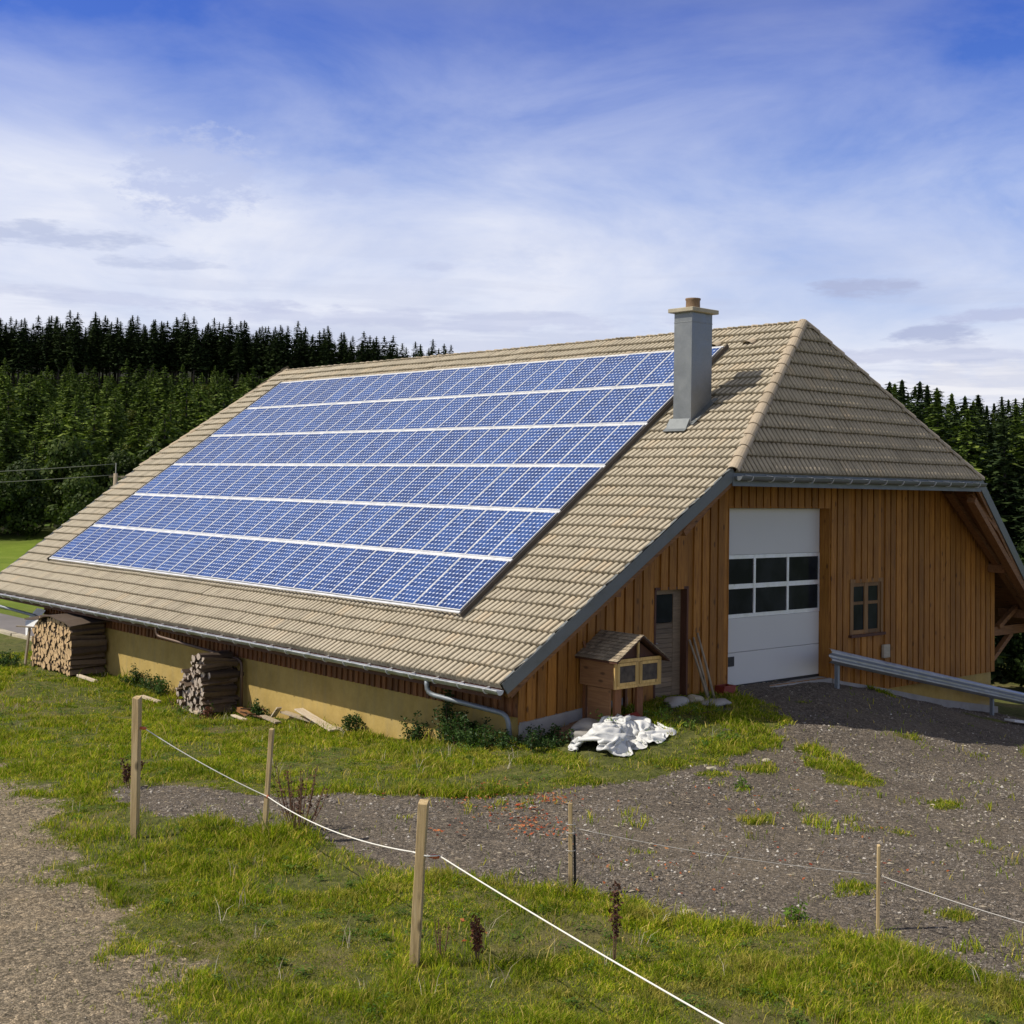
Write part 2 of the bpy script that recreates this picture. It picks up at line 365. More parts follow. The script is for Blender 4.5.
# ------------------------------------------------------------------ terrain masks
def vnoise(x, y, s=0):
    xi = np.floor(x).astype(np.int64); yi = np.floor(y).astype(np.int64); fx = x-xi; fy = y-yi
    fx = fx*fx*(3-2*fx); fy = fy*fy*(3-2*fy)
    def h(a, b):
        n = (a*374761393 + b*668265263 + s*974634777) & 0x7fffffff
        n = ((n ^ (n >> 13))*1274126177) & 0x7fffffff
        return ((n ^ (n >> 16)) & 0xffff)/65535.
    return (h(xi, yi)*(1-fx)+h(xi+1, yi)*fx)*(1-fy)+(h(xi, yi+1)*(1-fx)+h(xi+1, yi+1)*fx)*fy
def fbm(x, y, s=0, o=4):
    return sum(vnoise(x*2**k, y*2**k, s+k)*.5**k for k in range(o))/sum(.5**k for k in range(o))
def sdist(x, y, poly):
    """signed distance, positive inside"""
    P = np.asarray(poly, float); d = np.full(x.shape, 1e9); ins = np.zeros(x.shape, bool)
    for i in range(len(P)):
        a, b = P[i], P[(i+1) % len(P)]
        ex, ey = b-a; wx, wy = x-a[0], y-a[1]
        tt = np.clip((wx*ex+wy*ey)/(ex*ex+ey*ey), 0, 1)
        d = np.minimum(d, (wx-tt*ex)**2+(wy-tt*ey)**2)
        c = (a[1] > y) != (b[1] > y)
        with np.errstate(divide='ignore', invalid='ignore'):
            ins ^= c & (x < (b[0]-a[0])*(y-a[1])/(b[1]-a[1]+1e-12)+a[0])
    d = np.sqrt(d); return np.where(ins, d, -d)
YARD = [(-6.45,1.25),(-5.9,1.85),(-5.76,2.0),(-5.43,1.44),(-5.06,.75),(-4.22,-.24),(-3.3,-1.43),(-2.36,-2.11),(-1.22,-2.61),(.14,-2.98),(1.66,-2.91),
        (3.3,-2.5),(3.75,-1.7),(4.2,-.95),(5.44,-.40),(6.5,.1),(6.5,.9),(17.4,.9),(17.6,-.6),(21,-2.5),(26,-12),(8,-22),(-2.2,-14),(-3.28,-10.7),(-3.29,-9.98),(-3.38,-9.29),
        (-3.69,-8.56),(-4.25,-7.72),(-4.49,-7.1),(-4.83,-6.24),(-5.2,-5.34),(-5.53,-4.3),(-5.57,-2.93),(-5.51,-2.18),(-6.1,-1.5),(-6.5,-.5)]
TRACK = [(-6.4,5.5),(-7.04,2.0),(-7.65,-.3),(-8.39,-2.1),(-8.69,-3.6),(-9.04,-4.7),(-9.28,-5.8),(-9.28,-6.55),(-9.4,-7.1),(-9.9,-9),(-11,-16),(-20,-16),(-20,2),(-12,7.5),(-8,8.5)]
TUFTS = [(2.6,-2.25,.55),(3.94,-2.3,.5),(2.54,-3.54,.22),(4.02,-3.87,.42),(3.3,-4.75,.40),(1.25,-3.35,.18),(.98,-4.23,.2),(5.3,-1.5,.7),(7.83,-2.91,.25),(14.2,-.95,.35),(15.0,-1.1,.3),
         (2.92,-1.66,.6),(4.5,-3.2,.25),(4.4,-1.6,.7),(5.8,-.7,.6),(7.4,-.9,.25),(11.6,-.15,.35),(-.4,-5.6,.2),(-2.2,-8.2,.22),(-2.0,-9.4,.15),(.9,-6.9,.16),(3.2,-6.2,.14)]
def masks(x, y):
    j = (fbm(x*.9, y*.9, 5)-.5)*.9 + (fbm(x*4, y*4, 9)-.5)*.45
    yd = sdist(x, y, YARD) + j*.75
    tk = sdist(x, y, TRACK) + j*1.5 - .1
    for cx, cy, r in TUFTS:
        d = np.hypot((x-cx)*1.0, (y-cy)*1.3)
        yd = np.minimum(yd, d - r + j*.9)
    return yd, tk
def inside_barn(x, y, m=.0):
    return (x > .66-m) & (x < 17.6+m) & (y > .32-m) & (y < 20.4+m)

def axis(lo, hi, step, far, grow=1.13):
    a = list(np.arange(lo, hi+step/2, step)); s = step; v = hi
    while v < far: s = min(s*grow, 60); v += s; a.append(v)
    s = step; v = lo; pre = []
    while v > -far: s = min(s*grow, 60); v -= s; pre.append(v)
    return np.array(pre[::-1]+a)
ax = axis(-13, 18, .125, 2500); ay = axis(-14, 22, .125, 2500)
GX, GY = np.meshgrid(ax, ay)
GZ = ground(GX, GY)
yd, tk = masks(GX, GY)
near = (np.abs(GX) < 30) & (np.abs(GY) < 35)
yd = np.where(near, yd, -9); tk = np.where(near, tk, -9)
micro = (fbm(GX*1.1, GY*1.1, 21)-.5)*.10 + (fbm(GX*3, GY*3, 22, 2)-.5)*.04
GZ = GZ + np.where(near, micro, 0)
GZ = np.where(near & (yd > -.05), GZ-.02, GZ)
n_r, n_c = GX.shape
V = np.stack([GX, GY, GZ], -1).reshape(-1, 3)
idx = np.arange(n_r*n_c).reshape(n_r, n_c)
F = np.stack([idx[:-1, :-1], idx[:-1, 1:], idx[1:, 1:], idx[1:, :-1]], -1).reshape(-1, 4)
sm = lambda a, w: np.clip(a/w+.5, 0, 1)
DD = (GX-CX)*FX+(GY-CY)*FY; UU = ((GX-CX)*FY-(GY-CY)*FX)/np.maximum(DD, 20)
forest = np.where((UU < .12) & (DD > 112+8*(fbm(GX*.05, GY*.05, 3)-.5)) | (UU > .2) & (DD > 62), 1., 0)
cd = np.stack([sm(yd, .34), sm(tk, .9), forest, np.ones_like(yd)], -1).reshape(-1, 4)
c4 = lambda a: a.reshape(-1)[F].mean(1)
fy_, ft_ = c4(yd) > 0, c4(tk) > 0
t = NT('ground_cover')
at = t.n('ShaderNodeAttribute'); at.attribute_name = 'cover'; sp = t.n('ShaderNodeSeparateColor'); t.l(at.outputs['Color'], sp.inputs[0])
pos = t.n('ShaderNodeNewGeometry').outputs['Position']
nA = t.noise(pos, .5, 5, .6); nB = t.noise(pos, 6, 6, .7); nC = t.noise(pos, 24, 6, .8); nD = t.noise(pos, .045, 4)
gr = t.ramp(nB, [(.3, (.05, .055, .016)), (.5, (.105, .115, .03)), (.7, (.20, .19, .06))])
gr = t.mix(t.ramp(nA, [(.52, 0.), (.68, .7)]), gr, (.20, .15, .075))
def pebble(scale, stops):
    vo = t.n('ShaderNodeTexVoronoi'); vo.inputs['Scale'].default_value = scale; t.l(pos, vo.inputs['Vector'])
    s_ = t.n('ShaderNodeSeparateColor'); t.l(vo.outputs['Color'], s_.inputs[0])
    return t.ramp(s_.outputs[0], stops), vo.outputs['Distance']
mead = t.ramp(nA, [(.3, (.14, .22, .016)), (.55, (.19, .28, .022)), (.8, (.25, .33, .04))])
dst = t.n('ShaderNodeVectorMath', operation='LENGTH'); t.l(pos, dst.inputs[0])
gr = t.mix(t.ramp(t.math('DIVIDE', dst.outputs['Value'], 60.), [(.55, 0.), (.85, 1.)]), gr, t.mix(.3, mead, gr))
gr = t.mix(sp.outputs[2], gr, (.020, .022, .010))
yc = t.ramp(nC, [(.32, (.070, .060, .050)), (.5, (.155, .134, .110)), (.66, (.27, .235, .19))])
yc = t.mix(.7, yc, t.ramp(nB, [(.3, (.72, .70, .70)), (.7, (1.2, 1.17, 1.12))]), 'MULTIPLY')
p1, d1 = pebble(74, [(0, (.50,.50,.50)), (.4, (.86,.86,.86)), (.8, (1.15,1.13,1.1)), (.96, (1.6,1.56,1.5)), (1, (1.9,1.85,1.8))]); p2, d2 = pebble(19, [(0, (.6,.6,.6)), (.5, (.95,.95,.95)), (.9, (1.12,1.1,1.08)), (1, (1.5,1.45,1.4))])
yc = t.mix(1., t.mix(1., yc, p1, 'MULTIPLY'), p2, 'MULTIPLY')
yc = t.mix(t.ramp(nA, [(.45, 0.), (.72, .40)]), yc, (.22, .18, .13))
tc_ = t.ramp(nC, [(.32, (.115, .098, .070)), (.5, (.245, .205, .148)), (.66, (.42, .36, .27))])
tc_ = t.mix(.7, tc_, t.ramp(nB, [(.3, (.75, .73, .70)), (.7, (1.18, 1.15, 1.1))]), 'MULTIPLY')
tc_ = t.mix(1., t.mix(1., tc_, p1, 'MULTIPLY'), p2, 'MULTIPLY')
tc_ = t.mix(t.ramp(nA, [(.5, 0.), (.7, .4)]), tc_, (.34, .25, .15))
nE = t.noise(pos, 2.6, 6, .75)
jit = t.math('ADD', t.math('MULTIPLY', t.math('SUBTRACT', nB, .5), 1.0), t.math('MULTIPLY', t.math('SUBTRACT', nE, .5), 1.5))
stp = lambda s: t.ramp(t.math('ADD', s, jit), [(.4, 0.), (.6, 1.)])
c_ = t.mix(stp(sp.outputs[0]), gr, yc); c_ = t.mix(stp(sp.outputs[1]), c_, tc_)
t.color(c_); t.bump(t.math('SUBTRACT', t.math('ADD', t.math('MULTIPLY', nC, .6), nB), t.math('ADD', t.math('MULTIPLY', d1, .35), t.math('MULTIPLY', d2, .6))), .75, .04)
M['ground'] = t.fin(.95, 0, .15)
def sub(name, sel):
    ff = F[sel]; u, inv = np.unique(ff, return_inverse=True)
    o = fast(name, V[u], [inv.reshape(-1, 4)], M['ground'], smooth=True, attrs={'cover': ('POINT', 'FLOAT_COLOR', cd[u])})
    return tag(o, kind='structure')
sub('ground', ~(fy_ | ft_)); sub('gravel_yard', fy_ & ~ft_); sub('gravel_track', ft_)
def gz(x, y): 
    x = np.asarray(x, float); y = np.asarray(y, float)
    z = ground(np.atleast_1d(x), np.atleast_1d(y))
    m = (fbm(np.atleast_1d(x)*1.1, np.atleast_1d(y)*1.1, 21)-.5)*.10 + (fbm(np.atleast_1d(x)*3, np.atleast_1d(y)*3, 22, 2)-.5)*.04
    z = z + np.where((np.abs(np.atleast_1d(x)) < 30) & (np.abs(np.atleast_1d(y)) < 35), m, 0)
    return float(z[0]) if x.ndim == 0 else z

# ------------------------------------------------------------------ what the frame can see (with a margin to each side)
def depth_u(x, y):
    D = (x-CX)*FX+(y-CY)*FY; u = ((x-CX)*FY-(y-CY)*FX)/np.maximum(D, .1); return D, u
def blades(n, xs, ys, hh, ww, lean=.5):
    ang = rng.uniform(0, 2*np.pi, n); ln = rng.uniform(.1, 1, n)*lean*hh; la = rng.uniform(0, 2*np.pi, n)
    z0 = gz(xs, ys)-.015
    dx, dy = np.cos(ang)*ww/2, np.sin(ang)*ww/2; lx, ly = np.cos(la)*ln, np.sin(la)*ln
    v = np.empty((n, 5, 3))
    v[:, 0] = np.stack([xs-dx, ys-dy, z0], -1); v[:, 1] = np.stack([xs+dx, ys+dy, z0], -1)
    mx, my, mz = xs+lx*.35, ys+ly*.35, z0+hh*.6
    v[:, 2] = np.stack([mx+dx*.8, my+dy*.8, mz], -1); v[:, 3] = np.stack([mx-dx*.8, my-dy*.8, mz], -1)
    v[:, 4] = np.stack([xs+lx, ys+ly, z0+hh*rng.uniform(.75, 1.05, n)], -1)
    b = (np.arange(n)*5)[:, None]
    return v.reshape(-1, 3), b+np.array([0, 1, 2, 3]), b+np.array([3, 2, 4])
def scatter(N, x0, x1, y0, y1):
    x = rng.uniform(x0, x1, N); y = rng.uniform(y0, y1, N)
    D, u = depth_u(x, y); k = (D > 8.5) & (D < 46) & (u > -.50) & (u < .52) & ~inside_barn(x, y)
    return x[k], y[k], D[k]
fine_ = lambda x, y: fbm(x*6, y*6, 33)
x, y, D = scatter(4900000, -13, 12, -14, 30)
yd, tk = masks(x, y)
dens = np.clip((12./D)**1.3, .2, 1)*1.15
cl = fbm(x*1.6, y*1.6, 31); fine = fbm(x*6, y*6, 33)
edge = np.clip(.5-np.maximum(yd/.22, tk/.7), 0, 1)**1.3 + .004 + np.where((yd > 0) & (tk < -.3), .30*np.clip((fbm(x*1.1, y*1.1, 88)-.63)/.08, 0, 1)*np.clip((fine_(x, y)-.5)*4, 0, 1), 0)
edge = np.where(((x-1.6)/1.05)**2+((y+1.1)/.75)**2 < 1, 0, edge)
bare = np.clip((fbm(x*.7, y*.7, 44)-.34)/.12, .15, 1)
keep = rng.random(len(x)) < dens*edge*np.clip(.35+1.3*fine, .2, 1)*bare
x, y, D, cl, fine = x[keep], y[keep], D[keep], cl[keep], fine[keep]
hh = (.028+.072*np.clip((cl-.32)*2.4, 0, 1))*(.55+.9*rng.random(len(x)))*(1+.5*(fine > .6))
tall = (rng.random(len(x)) < .012*(cl > .5)); hh = np.where(tall, hh*2.3, hh)
# longer grass where nobody mows: along the wall, round the hutch and the posts
wd = np.where(y > .2, .66-x, 9.); hh = hh*np.where((wd > 0) & (wd < .6), 1.5, 1.)
for px_, py_ in ((-7.36,-1.26),(-6.2,-2.39),(-7.5,-7.03),(-4.74,-6.32),(-3.2,-9.15)):
    hh = hh*(1+1.1*np.exp(-((x-px_)**2+(y-py_)**2)/.06))
ww = .0060*(D/11)**.8*(.7+.6*rng.random(len(x)))*1.3
v_, q_, t_ = blades(len(x), x, y, hh, ww, 1.15)
print('blades', len(x))
tag(fast('grass', v_, [q_, t_], M['grass']), 'short uneven meadow grass in front of the barn and along the track', 'grass', kind='stuff')

# ------------------------------------------------------------------ loose stones on the yard and the track
def stones(name, which, N, mat, label, rmin, rmax):
    x, y, D = scatter(N, -13, 18, -14, 8)
    yd, tk = masks(x, y)
    k = ((yd > -.12) & (tk < 0)) if which == 'y' else (tk > -.6)
    k &= rng.random(len(x)) < np.clip((13./D)**1.7, .05, 1)*np.clip(fbm(x*1.3, y*1.3, 55)*2.4-.75, .15, 1)
    x, y, D = x[k], y[k], D[k]; n = len(x)
    r = (rmin+(rmax-rmin)*rng.random(n)**6)*np.clip(D/14, 1, 1.4)
    base = np.array([(1,0,0),(.3,.9,0),(-.8,.5,0),(-.8,-.6,0),(.35,-.9,0),(0,0,.5)])
    v = np.empty((n, 6, 3)); a = rng.uniform(0, 6.28, n); c, s = np.cos(a), np.sin(a)
    z = gz(x, y)-.02
    for i, p in enumerate(base):
        jx = p[0]*r*rng.uniform(.6, 1.25, n); jy = p[1]*r*rng.uniform(.5, 1.05, n)
        if i == 5: jx = rng.uniform(-.4, .4, n)*r; jy = rng.uniform(-.4, .4, n)*r
        v[:, i] = np.stack([x+jx*c-jy*s, y+jx*s+jy*c, z+p[2]*r*rng.uniform(.5, 1.3, n)+rng.uniform(-.1, .3, n)*r*(1 if i < 5 else 2)], -1)
    b = (np.arange(n)*6)[:, None]
    fs = np.concatenate([b+np.array([i, (i+1) % 5, 5]) for i in range(5)])
    print(name, n)
    tag(fast(name, v.reshape(-1, 3), [fs], M[mat]), label, 'gravel', kind='stuff')
stones('yard_stones', 'y', 1000000, 'stone', 'loose grey stone chips scattered over the dark gravel yard', .006, .026)
stones('track_stones', 't', 1500000, 'stone_track', 'loose pale pebbles on the tan gravel track at the left', .006, .026)

# clover and small broad-leaved weeds low in the grass, and dead stalks standing above it
def clumps(N, x0, x1, y0, y1, per, rad, thr=-.25):
    cx = rng.uniform(x0, x1, N); cy = rng.uniform(y0, y1, N); a_, b_ = masks(cx, cy); D_, u_ = depth_u(cx, cy)
    k = (a_ < thr) & (b_ < thr) & ~inside_barn(cx, cy, .1) & (D_ > 9) & (D_ < 40) & (np.abs(u_) < .5); cx, cy = cx[k], cy[k]
    r_ = np.repeat(rad*rng.uniform(.4, 1.3, len(cx)), per); xs = np.repeat(cx, per)+rng.normal(0, 1, len(cx)*per)*r_*.6; ys = np.repeat(cy, per)+rng.normal(0, 1, len(cx)*per)*r_*.6
    return xs, ys
xs, ys = clumps(1500, -13, 8, -13, 22, 42, .11); n = len(xs); z_ = gz(xs, ys)+rng.uniform(.01, .07, n); s_ = rng.uniform(.010, .026, n); an = rng.uniform(0, 6.28, n); v = np.empty((n, 4, 3)); tl = rng.uniform(-.5, .5, n)
for i, (p, q) in enumerate(((-1, 0), (0, -.55), (1, 0), (0, .55))):
    v[:, i] = np.stack([xs+(p*np.cos(an)-q*np.sin(an))*s_, ys+(p*np.sin(an)+q*np.cos(an))*s_, z_+p*tl*s_+.006*(i % 2)], -1)
tag(fast('clover', v.reshape(-1, 3), [(np.arange(n)*4)[:, None]+np.arange(4)], M['weed']), 'low clover and broad-leaved weeds growing through the grass', 'weeds', kind='stuff')
xs, ys = clumps(420, -13, 8, -13, 22, 7, .10); n = len(xs); v_, q_, t_ = blades(n, xs, ys, rng.uniform(.12, .30, n), np.full(n, .006), .9)
tag(fast('dead_stalks', v_, [q_, t_], M['straw']), 'dry tan stalks standing above the green grass', 'stalks', kind='stuff')

# straw, twigs and chips of bark lying on the gravel
n = 3000; xs = rng.uniform(-9, 12, n); ys = rng.uniform(-12, 4, n); a_, b_ = masks(xs, ys); k = ((a_ > -.1) | (b_ > -.2)) & (rng.random(n) < np.clip(fbm(xs*.8, ys*.8, 61)*2.6-.75, .08, 1)); xs, ys = xs[k], ys[k]; n = len(xs)
an = rng.uniform(0, 6.28, n); L = rng.uniform(.02, .10, n); w_ = rng.uniform(.003, .008, n); z_ = gz(xs, ys)+.008; v = np.empty((n, 5, 3))
for i, (p, q, r_) in enumerate(((-1, -1, 0), (1, -.6, .2), (1, .6, .2), (-1, 1, 0), (0, 0, 1))):
    v[:, i] = np.stack([xs+p*L*np.cos(an)/2-q*w_*np.sin(an), ys+p*L*np.sin(an)/2+q*w_*np.cos(an), z_+r_*rng.uniform(.004, .02, n)], -1)
b = (np.arange(n)*5)[:, None]
tag(fast('straw_litter', v.reshape(-1, 3), [np.concatenate([b+np.array([0, 1, 4]), b+np.array([1, 2, 4]), b+np.array([2, 3, 4]), b+np.array([3, 0, 4])])], M['straw']), 'straw, twigs and bark chips littering the gravel', 'litter', kind='stuff')

# fallen leaves: a red drift across the yard
cents = [(-1.92,-2.07,.5,60),(-1.87,-2.97,.45,80),(-3.17,-4.12,.4,90),(-2.71,-3.43,.6,90),(-4.04,-3.43,.4,25),(-3.49,-6.22,1.0,50),(-1.22,-6.84,1.3,40),(-2.4,-2.4,.9,90),(1,-4.5,2.,40),(-6.6,-6.7,.5,12)]
xs = np.concatenate([rng.normal(c[0], c[2]*.6, c[3]) for c in cents]); ys = np.concatenate([rng.normal(c[1], c[2]*.6, c[3]) for c in cents])
n = len(xs); zz = gz(xs, ys)+.012; a = rng.uniform(0, 6.28, n); s_ = rng.uniform(.014, .036, n)
v = np.empty((n, 4, 3))
for i, (p, q) in enumerate(((-1, -.1), (0, -.6), (1, 0), (.1, .7))):
    v[:, i] = np.stack([xs+(p*np.cos(a)-q*np.sin(a))*s_, ys+(p*np.sin(a)+q*np.cos(a))*s_, zz+rng.uniform(-.01, .02, n)], -1)
tag(fast('fallen_leaves', v.reshape(-1, 3), [(np.arange(n)*4)[:, None]+np.arange(4)], M['deadleaf']), 'red and orange fallen leaves drifted across the dark gravel yard', 'leaves', kind='stuff')
# ------------------------------------------------------------------ the barn
Wd, Hr, Lb = 9.963, 7.25, 23.26
S = math.hypot(Wd, Hr); es = Vector((Wd/S, 0, Hr/S)); nL = Vector((-Hr/S, 0, Wd/S)); nR = Vector((Hr/S, 0, Wd/S))
E0 = Vector((0, 0, 0)); Cc = Vector((5.19, -.78, 5.19*Hr/Wd)); Dc = Vector((2*Wd-5.19, -.78, Cc.z)); A0 = Vector((Wd, .97, Hr)); B0 = Vector((Wd, 22.31, Hr))
E1 = Vector((0, Lb, 0)); C1 = Vector((5.19, 23.6, Cc.z)); D1 = Vector((2*Wd-5.19, 23.6, Cc.z)); R0 = Vector((2*Wd, 0, 0)); R1 = Vector((2*Wd, Lb, 0))
sC = Cc.z/Hr*S
barn = tag(empty('barn', (0, 0, 0)), 'large timber barn with a half-hipped tiled roof covered in solar panels', 'barn')
def zroof(x): return min(x, 2*Wd-x)*Hr/Wd

def tiles(name, org, eu, ev, n, slope, ulo, uhi, mat, parent, per=.145, course=.34, res=7, nsub=2, roll=False):
    """rolled tiles in courses: org + eu*u + ev*v, clipped to ulo(v)..uhi(v)"""
    org, eu, ev, n = (np.array(a) for a in (org, eu, ev, n))
    vs = []; fs = []; tn = []; dn_ = []; base = 0
    nc = int(math.ceil(slope/course))
    umin = min(ulo(v) for v in np.linspace(0, slope, 60)); umax = max(uhi(v) for v in np.linspace(0, slope, 60))
    ks = np.arange(int(umin/per)*res-res, int(umax/per)*res+2*res)
    offs = np.array([0, .07, .17, .34, .5, .66, .83, .93]) if res == 7 else np.array([0, .12, .37, .63, .88])
    offs = offs[:res] if res != 7 else np.array([0, .085, .2, .42, .64, .82, .93])
    us = (ks//res + offs[ks % res])*per
    rr = np.random.default_rng(5)
    fr = us/per - np.floor(us/per)
    prof = .066*np.sin(np.pi*fr)**1.4 if roll else .062*(1-np.exp(-(np.minimum(fr, 1-fr)/.15)**2)) + .006*np.sin(np.pi*fr)
    prof = prof + .006*np.sin(us*2.1)
    for c in range(nc):
        v0 = c*course - (.03 if c == 0 else 0); v1 = min((c+1)*course, slope)
        rows = [(v0+(.035 if c else 0), -.012), (v0, .034), (v0, .062)] + [(v0+(v1-v0)*k/nsub, .062-.056*k/nsub) for k in range(1, nsub+1)]
        wob = rr.normal(0, .0035, int(len(us)/(2*res))+3)[(ks-ks[0])//(2*res)]
        sag = .008*np.sin(us*.4+c*.7)
        for i, (v, h) in enumerate(rows):
            u = np.clip(us, ulo(min(max(v, 0), slope)), uhi(min(max(v, 0), slope)))
            hgt = h + (prof if i > 1 else prof*(.25 if i == 0 else .9)) + wob + sag*.4
            vs.append(org + u[:, None]*eu + v*ev + hgt[:, None]*n)
        m = len(us); tone = rr.random(int(m/(2*res))+3)
        for i in range(len(rows)-1):
            a = base + i*m + np.arange(m-1)
            uu = np.clip(us, ulo(max(v0, 0)), uhi(max(v0, 0)))
            ok = (uu[1:]-uu[:-1] > 1e-6) | (np.clip(us, ulo(v1), uhi(v1))[1:]-np.clip(us, ulo(v1), uhi(v1))[:-1] > 1e-6)
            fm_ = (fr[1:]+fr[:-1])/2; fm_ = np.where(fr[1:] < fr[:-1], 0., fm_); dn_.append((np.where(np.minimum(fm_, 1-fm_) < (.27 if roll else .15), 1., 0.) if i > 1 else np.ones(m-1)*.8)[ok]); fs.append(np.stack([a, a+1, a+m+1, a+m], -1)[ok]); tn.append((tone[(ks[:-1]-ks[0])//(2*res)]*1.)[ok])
        base += len(rows)*m
    return fast(name, np.concatenate(vs), [np.concatenate(fs)], mat, parent, attrs={'tone': ('FACE', 'FLOAT', np.concatenate(tn)), 'groove_shade': ('FACE', 'FLOAT', np.concatenate(dn_))})
lerp = lambda a, b, k: a+(b-a)*min(max(k, 0), 1)
def ynear(v): return lerp(0, -.78, v/sC) if v <= sC else lerp(-.78, .97, (v-sC)/(S-sC))
def yfar(v): return lerp(Lb, 23.6, v/sC) if v <= sC else lerp(23.6, 22.31, (v-sC)/(S-sC))
roof = MB()   # roof boards below the tiles
for n_, poly in ((nL, [E0, Cc, A0, B0, C1, E1]), (nR, [R0, R1, D1, B0, A0, Dc])):
    roof.prism([p - n_*.035 + Vector((0, .05, 0))*(1 if p.y < 5 else -1) for p in poly], -n_*.12)
hn0 = (Dc-Cc).cross(A0-Cc).normalized(); hn1 = -(D1-C1).cross(B0-C1).normalized()
if hn0.y > 0: hn0 = -hn0
if hn1.y < 0: hn1 = -hn1
roof.prism([Cc-hn0*.04, Dc-hn0*.04, A0-hn0*.04], -hn0*.1); roof.prism([C1-hn1*.04, D1-hn1*.04, B0-hn1*.04], -hn1*.1)
roof_o = roof.build('roof', M['soffit'], barn)
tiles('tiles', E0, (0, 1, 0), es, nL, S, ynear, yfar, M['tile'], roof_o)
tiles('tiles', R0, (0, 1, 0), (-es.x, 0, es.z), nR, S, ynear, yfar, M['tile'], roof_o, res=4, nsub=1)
hl = (A0-Vector((Wd, -.78, Cc.z))).length
ev0 = (A0-Vector((Wd, -.78, Cc.z)))/hl; ev1 = (B0-Vector((Wd, 23.6, Cc.z))); ev1 = ev1/ev1.length
hw = Wd-5.19
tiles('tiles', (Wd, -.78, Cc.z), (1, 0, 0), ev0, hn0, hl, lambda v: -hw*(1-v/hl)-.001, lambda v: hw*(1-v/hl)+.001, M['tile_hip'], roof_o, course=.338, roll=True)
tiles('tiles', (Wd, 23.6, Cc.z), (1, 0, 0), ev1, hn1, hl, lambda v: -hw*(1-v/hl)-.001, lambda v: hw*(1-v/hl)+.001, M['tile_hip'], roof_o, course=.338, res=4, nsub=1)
def caps(name, a, b, r=.105, step=.40, dz=.012):
    a = Vector(a); b = Vector(b); L = (b-a).length; n = int(L/step); t_ = (b-a)/L; st = L/n
    sd = t_.cross(Vector((0, 0, 1))).normalized(); up = sd.cross(t_)
    mb = MB()
    for i in range(n):
        p0 = a+t_*(i*st-.04); p1 = a+t_*((i+1)*st); r0 = r*1.03; r1 = r*.92; tone = random.random()
        jig = sd*random.uniform(-.008, .008)
        vs = []
        for p, rr_, dq in ((p0, r0, dz), (p1, r1, .0)):
            for q in (1., .86):
                for k in range(9):
                    th = math.pi*(k/8)
                    vs.append(p+jig+sd*math.cos(th)*rr_*q*1.05+up*(math.sin(th)*rr_*q*.95+dq-.035))
        fs = []
        for k in range(8):
            fs += [(k, k+1, 18+k+1, 18+k), (9+k, 27+k, 27+k+1, 9+k+1), (k, 9+k, 9+k+1, k+1), (18+k, 18+k+1, 27+k+1, 27+k)]
        fs += [(0, 18, 27, 9), (8, 17, 35, 26)]
        mb.add(vs, fs, 0, tone)
    return mb.build(name, M['cap'], roof_o, smooth=False)
caps('ridge_cap', B0, A0+Vector((0, -.1, 0)), step=.36, r=.10, dz=.028); up3 = Vector((0, 0, .045))
for a_, b_ in ((Cc, A0), (Dc, A0), (C1, B0), (D1, B0)): caps('hip_cap', a_+up3, b_+up3, r=.125)
# vent tiles below the ridge
for yy in [1.9, 2.9] + [3.9+1.72*k for k in range(11)]:
    s0 = S-(.95 if yy > 3 else .8); p = E0+es*s0+Vector((0, yy, 0))+nL*.06
    mb = MB(); vs = []
    for k in range(7):
        th = math.pi*k/6
        vs.append(p+Vector((0, math.cos(th)*.15, 0))+nL*math.sin(th)*.13-es*.16)
        vs.append(p+Vector((0, math.cos(th)*.12, 0))+nL*math.sin(th)*.03+es*.16)
    mb.add(vs, [(2*k, 2*k+2, 2*k+3, 2*k+1) for k in range(6)], 0, .3)
    mb.build('vent_tile', M['cap'], roof_o)
# verge trims: zinc upstand with a timber board below it
def verge(a, b, n_, sgn):
    mb = MB(); a = a+n_*.088; b = b+n_*.088
    mb.prism([a, a-n_*.225, a-n_*.225+Vector((0, sgn*.03, 0)), a+Vector((0, sgn*.03, 0))], b-a)
    mb.prism([a+Vector((0,sgn*.03,0)), a+Vector((0,sgn*.03,0))-n_*.0-Vector((0,0,.012)), a+Vector((0,-sgn*.05,-.012)), a+Vector((0,-sgn*.05,0))], b-a)
    mb.build('verge_trim', M['zinc_dark'], roof_o)
    m2 = MB(); a2 = a-n_*.225; b2 = b-n_*.225
    m2.prism([a2+Vector((0, -sgn*.002, 0)), a2-n_*.09-Vector((0, sgn*.002, 0)), a2-n_*.09-Vector((0, sgn*.07, 0)), a2-Vector((0, sgn*.07, 0))], b2-a2)
    m2.build('verge_board', M['beam'], roof_o)
verge(E0, Cc, nL, -1); verge(R0, Dc, nR, -1); verge(E1, C1, nL, 1); verge(R1, D1, nR, 1)
